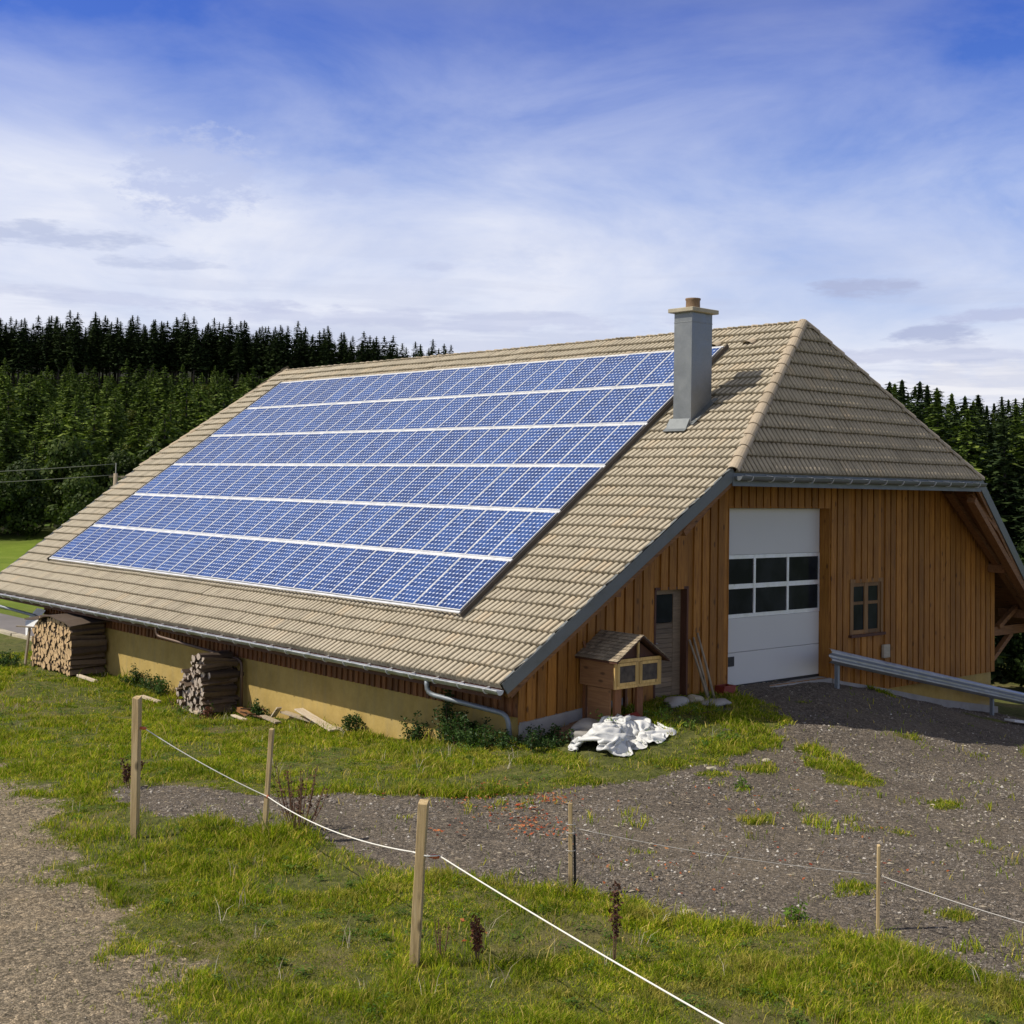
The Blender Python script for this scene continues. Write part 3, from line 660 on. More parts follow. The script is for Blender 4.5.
# gutters
def gutter(a, b, r, nb, out, mat='galv'):
    a = Vector(a); b = Vector(b); t_ = (b-a).normalized(); o_ = Vector(out)
    mb = MB(); N = 9; vs = []
    for p in (a, b):
        for q in (r, r*.9):
            for k in range(N):
                th = math.pi*k/(N-1); vs.append(p+o_*math.cos(th)*q-Vector((0, 0, 1))*math.sin(th)*q)
    fs = []
    for k in range(N-1): fs += [(k, k+1, 2*N+k+1, 2*N+k), (N+k, 3*N+k, 3*N+k+1, N+k+1)]
    fs += [(0, 2*N, 3*N, N), (N-1, 2*N-1, 4*N-1, 3*N-1), tuple(range(N)), tuple(range(2*N, 3*N))]
    mb.add(vs, fs); mb.tube([a+o_*r, b+o_*r], .013, 6)
    g = mb.build('gutter', M[mat], barn); L = (b-a).length; first = None
    for i in range(nb):
        if first: q = first.copy(); col.objects.link(q); q.location = t_*(L*i/nb); continue
        bk = MB(); p = a+t_*(L*.5/nb)
        for k in range(N-1):
            t0, t1 = math.pi*k/(N-1), math.pi*(k+1)/(N-1)
            bk.beam(p+o_*math.cos(t0)*r*1.05-Vector((0,0,r*1.05*math.sin(t0))), p+o_*math.cos(t1)*r*1.05-Vector((0,0,r*1.05*math.sin(t1))), .03, .008, 0, t_)
        bk.beam(p+o_*r*1.05+Vector((0,0,.004)), p-o_*r*1.05+Vector((0,0,.03)), .03, .008)
        first = bk.build('bracket', M['alu'], g)
    return g
gutter((-.085, -.02, -.045), (-.085, Lb, -.045), .078, 34, (-1, 0, 0))
gutter((2*Wd+.085, 0, -.045), (2*Wd+.085, Lb, -.045), .078, 34, (1, 0, 0))
for y_, s_, P0, P1 in ((-.78, -1, Cc, Dc), (23.6, 1, C1, D1)):
    mb = MB(); mb.box(P0.x-.03, min(y_, y_+s_*.03), P0.z-.27, P1.x+.03, max(y_, y_+s_*.03), P0.z+.0); mb.build('eaves_board', M['zinc_dark'], roof_o)
    gutter((P0.x+.02, y_+s_*.12, P0.z-.08), (P1.x-.02, y_+s_*.12, P1.z-.08), .085, 14, (0, s_, 0), 'zinc_dark')
for x_ in (0, 2*Wd):
    mb = MB(); mb.box(x_-.012, .06, -.21, x_+.012, Lb-.06, -.004); mb.build('fascia', M['dark_trim'], barn)
# downpipes
def pipe(pts, r=.045, name='downpipe', mat='zinc'):
    pts = [Vector(p) for p in pts]; out = [pts[0]]
    for i in range(1, len(pts)-1):
        a, b, c = pts[i-1], pts[i], pts[i+1]; k = .16
        for s in (0, .25, .5, .75, 1): 
            p = b+(a-b).normalized()*k*(1-s)**1.0*(1-s) + (c-b).normalized()*k*s*s; out.append(p)
    out.append(pts[-1]); mb = MB(); mb.tube(out, r, 10); return mb.build(name, M[mat], barn, smooth=True)
pipe([(-.085, 1.95, -.11), (-.085, 1.95, -.34), (.50, .42, -.56), (.53, .36, -1.1)])
pipe([(-.085, 12.2, -.11), (-.085, 12.2, -.32), (.56, 9.35, -.62), (.56, 9.30, -1.95)], .036, mat='copper')
pipe([(-.085, 22.95, -.11), (-.085, 22.95, -.38), (.50, 20.45, -.62), (.50, 20.42, -1.9)])

# walls: boards with cover battens, cut round the openings
def clad(name, mat, horiz, plane, out, t0, t1, top, bot, pitch, bw, openings, parent=barn, seed=1):
    """horiz: 'x' or 'y'; plane: the other coordinate; out: sign of the outward normal"""
    rr = random.Random(seed); mb = MB(); t = t0
    def strip(a, b, d0, d1):
        cuts = sorted([o for o in openings if o[0] < b-1e-4 and o[1] > a+1e-4], key=lambda o: o[2])
        segs = []; z = None
        lo_a, lo_b = bot(a), bot(b); z0 = (lo_a, lo_b)
        for o in cuts: segs.append((z0, (o[2], o[2]))); z0 = (o[3], o[3])
        segs.append((z0, (top(a), top(b))))
        for (za, zb), (ya, yb) in segs:
            if ya-za < .02 and yb-zb < .02: continue
            def P(t_, d, z_): return (t_, plane+out*d, z_) if horiz == 'x' else (plane+out*d, t_, z_)
            vs = [P(a, d0, za), P(b, d0, zb), P(b, d0, yb), P(a, d0, ya), P(a, d1, za), P(b, d1, zb), P(b, d1, yb), P(a, d1, ya)]
            mb.add(vs, [(0,1,2,3),(7,6,5,4),(0,4,5,1),(1,5,6,2),(2,6,7,3),(3,7,4,0)])
    edges = sorted(set([t0, t1]+[o[0] for o in openings]+[o[1] for o in openings]))
    while t < t1-1e-3:
        b = min(t+pitch, t1)
        # split at opening edges
        pts = [t]+[e for e in edges if t+1e-3 < e < b-1e-3]+[b]
        for i in range(len(pts)-1): strip(pts[i]+.0015, pts[i+1]-.0015, -.02, 0)
        c0 = t-bw/2; c1 = t+bw/2
        if c0 > t0 and not any((o[0]-.0 < c1 and o[1]+.0 > c0) and not (o[0] <= c0 and o[1] >= c1) for o in openings):
            strip(c0+rr.uniform(-.006, .006), c1+rr.uniform(-.006, .006), -.001, .036+rr.uniform(-.004, .004))
        t += pitch*(1+rr.uniform(-.04, .04))
    return mb.build(name, mat, parent)
YW = .30; XW = .65; XE = 17.45; YE = 20.3
DOOR = (6.47, 10.05, -.68, 3.06); MAND = (4.19, 5.18, -.66, 1.46); WIN = (10.93, 12.16, .20, 1.37)
def top_g(x): return min(zroof(x)-.20, 9)
def topg_cap(x): return min(top_g(x), Cc.z+.35)
clad('timber_cladding', M['siding'], 'x', YW, -1, XW, XE, topg_cap, lambda x: -.74 if x < 10.0 else (-.95 if x < 11.0 else -1.13), .25, .195, [DOOR, MAND, WIN], seed=2)
clad('timber_cladding', M['siding'], 'x', YE, 1, XW, XE, topg_cap, lambda x: -1.0, .25, .195, [], seed=3)
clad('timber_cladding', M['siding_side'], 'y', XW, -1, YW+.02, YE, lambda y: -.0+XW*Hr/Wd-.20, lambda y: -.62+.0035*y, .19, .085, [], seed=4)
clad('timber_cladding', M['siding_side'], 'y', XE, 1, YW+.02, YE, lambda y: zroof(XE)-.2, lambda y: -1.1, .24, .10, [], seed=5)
w = MB()   # masonry plinth behind and below the boards
w.box(XW+.035, YW+.22, -3.2, XW+.27, YE-.05, -.30); w.box(11.02, YW+.022, -3.4, XE-.03, YW+.2, -1.0)
w.box(XE-.25, YW+.22, -3.4, XE-.03, YE-.05, -.3); w.box(XW+.3, YE-.3, -3.4, XE-.3, YE-.05, -.6); w.box(XW+.036, YW+.05, -3.2, XW+.18, YW+.218, -.60)
w.build('plastered_wall', M['render'], barn)
b_ = MB(); b_.box(XW+.3, YW+.9, -3, XE-.3, YE-.4, -.7); b_.build('floor_slab', M['concrete'], barn)
c_ = MB()
c_.prism([(XW+.02, YW-.06, -3), (3.4, YW-.06, -3), (3.4, YW-.06, -.50), (XW+.02, YW-.06, -.70)], (0, .075, 0))
c_.prism([(10.06, YW-.14, -3), (XE+.05, YW-.14, -3), (XE+.05, YW-.14, -2.02), (14.5, YW-.14, -1.55), (12, YW-.14, -1.06), (10.4, YW-.14, -.78), (10.06, YW-.14, -.70)], (0, .13, 0))
c_.box(DOOR[0]-.05, YW-.1, -1.2, DOOR[1]+.0, YW+.6, DOOR[2]-.005)
c_.box(MAND[0]-.05, YW-.25, -1.2, MAND[1]+.05, YW+.25, MAND[2]-.004)
c_.build('concrete_footing', M['concrete'], barn)
# reveals
r_ = MB(); x0, x1, z0, z1 = DOOR
r_.box(x1+.0, YW-.012, z0, x1+.025, YW+.3, z1+.04); r_.box(x0-.025, YW-.012, z0, x0-.0, YW+.3, z1+.04); r_.box(x0-.0, YW-.014, z1, x1+.0, YW+.3, z1+.04)
r_.build('door_frame', M['siding'], barn)
# sectional garage door
gd = MB(); yd0 = YW+.24; h0, h1, h2, h3 = z0, .76, 2.07, z1
gx0, gx1 = x0+.012, x1-.012
gd.box(gx0, yd0, h2+.004, gx1, yd0+.05, h3-.01)
gd.box(gx0, yd0, .05, gx1, yd0+.05, h1-.004); gd.box(gx0, yd0, h0+.05, gx1, yd0+.05, .042)
gdo = gd.build('garage_door', M['white'], barn, bevel=.006)
fr = MB(); wcol = (gx1-gx0)
for k in range(4):
    xx = gx0+wcol*k/3; fr.box(max(gx0, xx-.035), yd0-.006, h1, min(gx1, xx+.035), yd0+.045, h2)
for zz, t_ in ((h1+.04, .04), ((h1+h2)/2, .05), (h2-.04, .04)):
    for k in range(3): fr.box(gx0+wcol*k/3+(.036), yd0-.004, zz-t_, gx0+wcol*(k+1)/3-.036, yd0+.043, zz+t_)
fr.build('frame', M['alu'], gdo)
for k in range(3):
    for j in range(2):
        p_ = MB(); p_.box(gx0+wcol*k/3+.034, yd0+.018, (h1+.04 if j == 0 else (h1+h2)/2)+.03, gx0+wcol*(k+1)/3-.034, yd0+.028, ((h1+h2)/2 if j == 0 else h2-.04)-.03)
        p_.build('pane', M['glass'], gdo)
h_ = MB(); h_.box(gx0+.28, yd0-.02, -.23, gx0+.50, yd0-.002, -.03); h_.box(gx0+.32, yd0-.028, -.15, gx0+.46, yd0-.02, -.11); h_.build('handle', M['black'], gdo, bevel=.004)
s_ = MB(); s_.box(gx0, yd0-.01, h0+.0, gx1, yd0+.06, h0+.045); s_.build('seal', M['black'], gdo)
# side door
x0, x1, z0, z1 = MAND
f_ = MB(); f_.box(x0-.0, YW-.03, z1, x1, YW+.25, z1+.05); f_.box(x0, YW-.01, z0, x0+.05, YW+.25, z1-.001); f_.box(x1-.05, YW-.03, z0, x1+.0, YW+.25, z1-.001)
f_.build('door_frame', M['dark_trim'], barn)
d_ = MB(); yl = YW+.13
wx0, wx1, wz0, wz1 = x0+.18, x1-.28, .80, 1.36
d_.box(x0+.052, yl, z0+.02, wx0, yl+.045, z1-.02); d_.box(wx1, yl, z0+.02, x1-.052, yl+.045, z1-.02); d_.box(wx0, yl, wz1, wx1, yl+.045, z1-.02)
zz = z0+.02
while zz < wz0-.01:
    ze = min(zz+.095, wz0); d_.box(wx0+.001, yl+.004+.004*((int(zz*31)) % 2), zz+.003, wx1-.001, yl+.04, ze-.003); zz += .095
dl = d_.build('door', M['doorleaf'], barn)
p_ = MB(); p_.box(wx0+.005, yl+.018, wz0+.01, wx1-.005, yl+.026, wz1-.01); p_.build('pane', M['glass'], dl)
h_ = MB(); h_.box(x0+.08, yl-.012, .28, x0+.12, yl-.002, .48); h_.tube([(x0+.10, yl-.01, .42), (x0+.10, yl-.05, .42), (x0+.20, yl-.05, .42)], .010, 6); h_.build('handle', M['zinc'], dl)
# window
x0, x1, z0, z1 = WIN
wf = MB(); yf = YW-.03
wf.box(x0-.06, yf, z0, x0+.02, YW+.06, z1); wf.box(x1-.02, yf, z0, x1+.06, YW+.06, z1); wf.box(x0-.06, yf-.003, z1, x1+.06, YW+.06, z1+.08); 
wf.box(x0+.021, yf+.03, z0+.001, x0+.11, YW+.04, z1-.001); wf.box(x1-.11, yf+.03, z0+.001, x1-.021, YW+.04, z1-.001)
xm = (x0+x1)/2; zm = z0+(z1-z0)*.60
wf.box(xm-.075, yf+.02, z0+.001, xm+.075, YW+.045, z1-.001)
for a_, b_ in ((x0+.111, xm-.076), (xm+.076, x1-.111)):
    wf.box(a_, yf+.03, z0+.002, b_, YW+.04, z0+.09); wf.box(a_, yf+.03, z1-.09, b_, YW+.04, z1-.002); wf.box(a_, yf+.035, zm-.035, b_, YW+.038, zm+.035)
wo = wf.build('window', M['winframe'], barn)
sl = MB(); sl.box(x0-.1, yf-.06, z0-.06, x1+.1, YW+.05, z0-.001); sl.build('sill', M['dark_trim'], wo)
for a_, b_ in ((x0+.10, xm-.07), (xm+.07, x1-.10)):
    for c0, c1 in ((z0+.08, zm-.03), (zm+.03, z1-.08)):
        p_ = MB(); p_.box(a_, YW+.02, c0, b_, YW+.027, c1); p_.build('pane', M['glass'], wo)
v_ = MB(); v_.box(12.17, YW-.09, -.40, 12.44, YW-.026, -.10)
for k in range(4): v_.box(12.19, YW-.098, -.37+k*.065, 12.42, YW-.09, -.345+k*.065)
v_.build('vent_cover', M['capstone'], barn, bevel=.004)
# rafters, purlins and tie beam under the overhangs
for yy in (-.52, .02):
    for sgn in (-1, 1):
        for a_, b_ in ((.15, .99),):
            mb = MB(); fx_ = lambda k: (k*Wd if sgn < 0 else 2*Wd-k*Wd)
            k0 = .02 if yy > -.1 else .40; k1 = .52 if sgn > 0 else .50
            pa = Vector((fx_(k0), yy+.1*(k0 < .3), k0*Hr-.30)); pb = Vector((fx_(k1), yy, k1*Hr-.30)); mb.beam(pa, pb, .12, .17, 0, (0, 1, 0))
            mb.build('rafter', M['beam'], barn)
mb = MB(); mb.beam((2*Wd-.1, -.02, -.26), (Dc.x-.25, -.70, Cc.z-.47), .14, .20, 0, (0, 1, 0)); mb.build('rafter', M['beam'], barn)
for x_, z_ in ((XE-.2, zroof(XE-.2)-.40), (13.9, zroof(13.9)-.38), (2*Wd-.9, zroof(2*Wd-.9)-.38), (2.6, zroof(2.6)-.34)):
    mb = MB(); mb.box(x_-.09, -.2, z_-.11, x_+.09, YW+.6, z_+.11); mb.build('purlin', M['beam'], barn)
tb = MB(); tb.box(XE+.03, YW+.1, -.25, 2*Wd-.5, YW+.28, -.02); tb.build('tie_beam', M['beam'], barn)
for a_, b_ in (((XE+.06, .46, -1.0), (XE+1.3, .46, -.24)), ((XE+.5, .40, -.02), (XE+1.5, .40, .45)), ((XE+1.5, 2.4, -.9), (XE+.1, 2.4, -.1))):
    mb = MB(); mb.beam((a_[0], a_[1], a_[2]), b_, .12, .13, 0, (0, 1, 0)); mb.build('brace', M['beam'], barn)
mb = MB(); mb.box(XE+.03, 2.3, -.25, 2*Wd-.5, 2.48, -.02); mb.build('tie_beam', M['beam'], barn)
# chimney
ch = MB(); cx0, cx1, cy0, cy1 = 6.44, 7.12, 1.31, 1.80
ch.box(cx0, cy0, 4.2, cx1, cy1, 7.20)
ch.box(cx0-.006, cy0-.006, 6.98, cx1+.006, cy1+.006, 7.0)
cho = ch.build('chimney', M['flue_sheet'], barn, bevel=.004)
cp = MB(); cp.box(cx0-.10, cy0-.10, 7.20, cx1+.10, cy1+.10, 7.29); cp.build('cap', M['capstone'], cho, bevel=.01)
fl_ = MB()
N = 14; xm, ym = (cx0+cx1)/2-.02, (cy0+cy1)/2
vs = []
for z_, r_ in ((7.29, .155), (7.47, .15), (7.50, .165), (7.53, .165), (7.53, .125), (7.30, .125)):
    for k in range(N): vs.append((xm+r_*math.cos(6.2832*k/N), ym+r_*math.sin(6.2832*k/N), z_))
fl_.add(vs, [(j*N+k, j*N+(k+1) % N, (j+1)*N+(k+1) % N, (j+1)*N+k) for j in range(5) for k in range(N)])
fl_.build('flue', M['clay'], cho, smooth=True)
fs_ = MB()
def onroof(x, y, h=.12): p = Vector((x, y, x*Hr/Wd))+nL*h; return p
fs_.prism([onroof(cx0-.20, cy0-.05), onroof(cx0-.002, cy0-.05), onroof(cx0-.002, cy1+.05), onroof(cx0-.20, cy1+.05)], nL*.012)
fs_.prism([onroof(cx0-.002, cy0-.12), onroof(cx1+.15, cy0-.12), onroof(cx1+.15, cy0-.002), onroof(cx0-.002, cy0-.002)], nL*.012)
fs_.prism([onroof(cx0-.002, cy1+.002), onroof(cx1+.15, cy1+.002), onroof(cx1+.15, cy1+.12), onroof(cx0-.002, cy1+.12)], nL*.012)
fs_.prism([onroof(cx0-.15, cy0-.03), onroof(cx0-.004, cy0-.03), onroof(cx0-.004, cy0-.03)+Vector((0,0,.14)), ], Vector((0, cy1-cy0+.06, 0)))
fs_.build('flashing', M['zinc_dark'], cho)

# ------------------------------------------------------------------ solar panels
NC, NRW = 26, 6
s0, s1 = 1.46, 11.17; y0_, y1_ = 2.44, 21.08; pw = (y1_-y0_)/NC; ph = (s1-s0)/NRW; HT = .215
ORD = 'first second third fourth fifth sixth seventh eighth ninth tenth eleventh twelfth thirteenth fourteenth fifteenth sixteenth seventeenth eighteenth nineteenth twentieth twenty-first twenty-second twenty-third twenty-fourth twenty-fifth twenty-sixth'.split()
ROW = ['bottom row', 'second row up', 'third row up', 'fourth row up', 'fifth row up', 'top row']
ca = math.atan2(es.z, es.x)
Lp = ph-.085; Wp = pw-.006; bw_ = .022
fm = MB()   # local: x up the slope, y along the roof, z normal
fm.box(0, 0, 0, Lp, bw_, .035); fm.box(0, Wp-bw_, 0, Lp, Wp, .035); fm.box(0, bw_, 0, bw_, Wp-bw_, .035); fm.box(Lp-bw_, bw_, 0, Lp, Wp-bw_, .035)
root = empty('solar_panel'); fro = fm.build('frame', M['alu'], root)
me = bpy.data.meshes.new('cell_sheet')
q0, q1 = bw_, Wp-bw_; p0, p1 = bw_, Lp-bw_
me.from_pydata([(p0, q0, .028), (p1, q0, .028), (p1, q1, .028), (p0, q1, .028), (p0, q0, .004), (p1, q0, .004), (p1, q1, .004), (p0, q1, .004)], [], [(0, 1, 2, 3), (7, 6, 5, 4)])
uv = me.uv_layers.new(name='UVMap')
for i, (a_, b_) in enumerate([(0, 0), (0, 12), (6, 12), (6, 0)]): uv.data[i].uv = (a_*.985+.05, b_*.985+.09)
me.materials.append(M['cells']); me.update()
cs = bpy.data.objects.new('cell_sheet', me); col.objects.link(cs); cs.parent = root
first = True
for r in range(NRW):
    for c in range(NC):
        o = root if first else copy_tree(root); first = False
        p = es*(s0+r*ph+.04)+Vector((0, y0_+c*pw, 0))+nL*(HT-.035+random.uniform(-.003, .003))
        o.location = p; o.rotation_euler = (random.uniform(-.002, .002), -ca+random.uniform(-.0025, .0025), 0)
        tag(o, 'solar panel %s from the chimney end in the %s' % (ORD[c], ROW[r]), 'solar panel', 'solar panels on the barn roof')
for r in range(NRW+1):
    mb = MB(); a = es*(s0+r*ph)+nL*(HT-(.06 if 0 < r < NRW else .03)); w_ = .075 if 0 < r < NRW else .05
    mb.beam(a+Vector((0, y0_-.02, 0)), a+Vector((0, y1_+.02, 0)), w_, .075 if 0 < r < NRW else .03, 0, nL)
    o = mb.build('mounting_rail', M['alu'])
    nm = ['below the bottom row', 'between the bottom and second rows', 'between the second and third rows', 'between the third and fourth rows', 'between the fourth and fifth rows', 'between the fifth and top rows', 'above the top row'][r]
    tag(o, 'long white aluminium rail %s of solar panels' % nm, 'mounting rail', 'mounting rails of the solar array')
for yy, lb in ((y0_-.10, 'near the chimney'), (y1_+.10, 'at the far end')):
    mb = MB(); mb.beam(es*(s0-.05)+nL*.085+Vector((0, yy, 0)), es*(s1+.1)+nL*.085+Vector((0, yy, 0)), .05, .03, 0, nL); mb.beam(es*(s0-.05)+nL*.16+Vector((0, yy+.02, 0)), es*(s1+.1)+nL*.16+Vector((0, yy+.02, 0)), .02, .09, 1, nL)
    mb.beam(es*(s0-.02)+nL*.125+Vector((0, yy+(.05 if yy < 9 else -.05), 0)), es*(s1+.05)+nL*.125+Vector((0, yy+(.05 if yy < 9 else -.05), 0)), .03, .05, 1, nL)
    tag(mb.build('mounting_rail', [M['capstone'], M['darkrail']]), 'dark sloping edge rail of the solar array %s' % lb, 'mounting rail', 'edge rails of the solar array')
# ------------------------------------------------------------------ firewood
def log_mesh(name, L, r, wedge, mats, seed):
    rr = random.Random(seed); mb = MB()
    if wedge: prof = [(0, 0)]+[(r*1.5*math.cos(t_)*rr.uniform(.92, 1.05), r*1.5*math.sin(t_)*rr.uniform(.92, 1.05)) for t_ in np.linspace(-.55, .75, 5)]; prof = [(a-r*.8, b) for a, b in prof]
    else: prof = [(r*math.cos(t_)*rr.uniform(.85, 1.1), r*math.sin(t_)*rr.uniform(.8, 1.05)) for t_ in np.linspace(0, 6.28, 8)[:-1]]
    n = len(prof); cuts = [0, .3*L, .65*L, L]; vs = []
    for i, x in enumerate(cuts):
        ox, oz = (rr.uniform(-.012, .012), rr.uniform(-.012, .012)) if 0 < i < 3 else (0, 0)
        for a, b in prof: vs.append((x+(rr.uniform(-.012, .012) if i in (0, 3) else 0), a+ox, b+oz))
    mb.add(vs, [tuple(range(n))[::-1], tuple(range(3*n, 4*n))], 0)
    mb.add(vs, [(i*n+k, i*n+(k+1) % n, (i+1)*n+(k+1) % n, (i+1)*n+k) for i in range(3) for k in range(n)], 1)
    return mb.build(name, mats)
def stack(y0, y1, top, x_out, r, mats, label, group, messy, seed, wedge=True):
    rr = random.Random(seed); protos = [log_mesh('firewood_log', .98 if not messy else .85, r*(.85+.12*k), wedge and k != 3, mats, seed*10+k) for k in range(5)]
    used = set(); n = 0; y = y0
    while y < y1:
        zb = gz(x_out, y)+.12; z = zb; row = 0
        while z < top(y):
            k = rr.randrange(5); o = protos[k] if k not in used else protos[k].copy()
            if k in used: col.objects.link(o)
            used.add(k)
            o.location = (x_out+rr.gauss(0, .02+.05*messy), y+(row % 2)*r*.9+rr.uniform(-.01, .01), z)
            o.rotation_euler = (rr.choice([0, 1.57, 3.14, 4.71])+rr.uniform(-.4, .4), rr.gauss(0, .02+.05*messy), rr.gauss(0, .02+.09*messy))
            tag(o, label, 'firewood log', group); n += 1
            z += r*1.45*rr.uniform(.85, 1.15); row += 1
        y += r*1.85
    for k in range(5):
        if k not in used: bpy.data.objects.remove(protos[k])
    print(group, n)
stack(16.25, 18.75, lambda y: -.36-.10*abs(y-17.2)-max(0, (y-18.1))*.4, -.38, .085, [M['logend'], M['logbark']], 'split log in the large firewood stack at the far end of the barn wall', 'split logs in the large far woodpile', 0, 3)
stack(9.55, 10.6, lambda y: -.52-max(0, y-10.0)*1.1, -.27, .066, [M['logend_grey'], M['logbark']], 'weathered split log in the small messy firewood stack by the drainpipe', 'split logs in the small messy woodpile', 1, 5)
def thing_box_label(mb, name, mats, label, cat, group=None, **kw):
    return tag(mb.build(name, mats, **kw), label, cat, group)
# dark sheets that cover the large stack, a stake and the pale boards beside it
mb = MB(); nseg = 7; vs = []
for i in range(nseg+1):
    y = 16.05+2.95*i/nseg; z = -.27-.13*abs(y-17.2)+.03*math.sin(i*2.1)
    for x in (-.50, .05, .60): vs.append((x, y, z+.05*(x > 0)+.02*math.sin(i+x*3)))
top_ = [(i*3+k, i*3+k+1, (i+1)*3+k+1, (i+1)*3+k) for i in range(nseg) for k in range(2)]
mb.add(vs+[(x, y, z-.03) for x, y, z in vs], top_+[tuple(q+len(vs) for q in f)[::-1] for f in top_]+[(0, 1, 25, 24), (1, 2, 26, 25), (23, 22, 46, 47), (22, 21, 45, 46)]+[(i*3, i*3+24, (i+1)*3+24, (i+1)*3) for i in range(nseg)]+[(i*3+2, (i+1)*3+2, (i+1)*3+26, i*3+26) for i in range(nseg)])
thing_box_label(mb, 'cover_sheet', M['logbark'], 'dark brown sheet laid over the top of the large firewood stack', 'cover')
mb = MB(); mb.beam((-.55, 18.75, gz(-.55, 18.75)-.1), (-.50, 18.62, -.70), .055, .055); mb.beam((-.75, 18.9, -.68), (-.38, 18.45, -.70), .09, .03)
thing_box_label(mb, 'prop_stake', M['oldwood'], 'thin stake with a short board on top propping the far end of the woodpile', 'stake')
mb = MB(); mb.prism([(-.2, 19.6, -1.05), (.9, 22.3, -.95), (1.05, 21.9, -.55), (.45, 19.9, -.42)], (.03, -.02, .03))
thing_box_label(mb, 'white_board', M['whitesheet'], 'white sheet leaning behind the large firewood stack', 'board')

# ------------------------------------------------------------------ odds and ends along the wall
def plank(a, b, w, h, label, mat='plank', name='plank', group=None, roll=0):
    mb = MB(); a = Vector(a); b = Vector(b); mb.beam(a, b, w, h, 0, (math.sin(roll), 0, math.cos(roll)))
    return tag(mb.build(name, M[mat], bevel=.003), label, name.replace('_', ' '), group)
g_ = gz
plank((.52, 6.95, g_(.5,6.95)+.30), (.24, 5.25, g_(.24,5.25)+.07), .20, .035, 'long pale plank slanting down beside the yellow wall')
plank((.56, 7.6, g_(.5,7.6)+.20), (.42, 5.0, g_(.4,5.0)+.04), .16, .04, 'dark plank lying against the foot of the yellow wall', 'oldwood')
plank((.30, 8.0, g_(.3,8.0)+.10), (.05, 7.0, g_(.05,7.0)+.07), .14, .04, 'short grey board in the scrap heap by the yellow wall', 'oldwood')
plank((.50, 7.9, g_(.5,7.9)+.08), (.46, 7.6, g_(.46,7.6)+.30), .12, .03, 'short upright board end beside the scrap heap')
plank((.40, 9.15, g_(.4,9.15)+.12), (.20, 8.35, g_(.2,8.35)+.08), .12, .10, 'stubby orange-brown beam offcut near the small woodpile', 'beam', 'beam_offcut')
plank((.10, 8.9, g_(.1,8.9)+.06), (-.10, 8.05, g_(-.1,8.05)+.06), .10, .035, 'thin pale lath in the grass in front of the scrap heap')
plank((-.10, 10.6, g_(-.1,10.6)+.07), (-.18, 9.75, g_(-.18,9.75)+.06), .22, .06, 'wide pale board on the ground in front of the small woodpile')
plank((-.2, 12.6, g_(-.2,12.6)+.06), (-.1, 11.9, g_(-.1,11.9)+.06), .12, .05, 'pale slat lying in the grass left of the small woodpile')
plank((-.30, 15.9, g_(-.3,15.9)+.10), (-.28, 14.9, g_(-.28,14.9)+.07), .10, .06, 'narrow pale board on the ground right of the large woodpile')
plank((15.3, -1.25, g_(15.3,-1.25)+.05), (17.3, -1.5, g_(17.3,-1.5)+.06), .28, .05, 'pale plank lying on the gravel edge below the crash barrier', 'whitesheet')
mb = MB()
for k in range(9): mb.tube([(.35+random.uniform(-.2,.2), 8.5+random.uniform(-.4,.3), g_(.35,8.5)+.05+.02*k), (.2+random.uniform(-.3,.3), 8.1+random.uniform(-.4,.4), g_(.2,8.1)+.06+.025*k)], .018, 5)
thing_box_label(mb, 'brushwood', M['drystem'], 'small dark tangle of sticks beside the stubby beam offcut', 'sticks')
# poles leaning by the side door
for a, b, l in (((5.36, -.12, -.72), (5.20, .26, .46), 'left pole leaning on the wall right of the side door'), ((5.50, -.16, -.72), (5.44, .25, .58), 'tallest thin pole leaning on the wall right of the side door'), ((5.45, -.06, -.72), (5.32, .25, .50), 'middle pole leaning on the wall right of the side door')):
    mb = MB(); mb.tube([a, ((a[0]+b[0])/2+.01, (a[1]+b[1])/2, (a[2]+b[2])/2+.01), b], [.028, .025, .02], 7); thing_box_label(mb, 'pole', M['oldwood'], l, 'pole', 'poles leaning beside the side door', smooth=True)
mb = MB(); mb.beam((2.52, .02, -.68), (2.20, .255, .62), .07, .045); thing_box_label(mb, 'pole', M['siding_side'], 'single squared pole leaning on the wall left of the hutch', 'pole')
# red crate by the garage door
mb = MB(); x0, y0 = 6.02, .02
zc = g_(6.1, .1)-.05
mb.box(x0, y0, zc, x0+.36, y0+.02, zc+.22); mb.box(x0, y0+.22, zc, x0+.36, y0+.24, zc+.22); mb.box(x0, y0+.021, zc, x0+.02, y0+.219, zc+.22); mb.box(x0+.34, y0+.021, zc, x0+.36, y0+.219, zc+.22); mb.box(x0+.021, y0+.021, zc, x0+.339, y0+.219, zc+.03)
mb.box(x0-.012, y0-.012, zc+.19, x0+.372, y0-.0005, zc+.215)
thing_box_label(mb, 'crate', M['redpaint'], 'small dull red crate beside the garage door', 'crate')
# stones by the side door
def rock(x, y, s, label, mat='concrete'):
    bm = bmesh.new(); bmesh.ops.create_icosphere(bm, subdivisions=3, radius=1)
    for v in bm.verts:
        n = mnoise.noise(v.co*1.3+Vector((x*7, y*5, 0))); v.co *= 1+.35*n; v.co = Vector((v.co.x*s[0], v.co.y*s[1], v.co.z*s[2]))
    me = bpy.data.meshes.new('rock'); bm.to_mesh(me); bm.free(); me.materials.append(M[mat])
    me.polygons.foreach_set('use_smooth', [True]*len(me.polygons))
    o = bpy.data.objects.new('rock', me); col.objects.link(o); o.location = (x, y, gz(x, y)+s[2]*.35); return tag(o, label, 'rock')
rock(4.85, -.18, (.20, .15, .10), 'pale rock at the foot of the side door', 'capstone')
rock(4.25, -.25, (.30, .18, .12), 'flat grey rock between the hutch and the side door')
rock(5.0, -.55, (.38, .22, .08), 'broad low rock in the shaded grass before the side door')
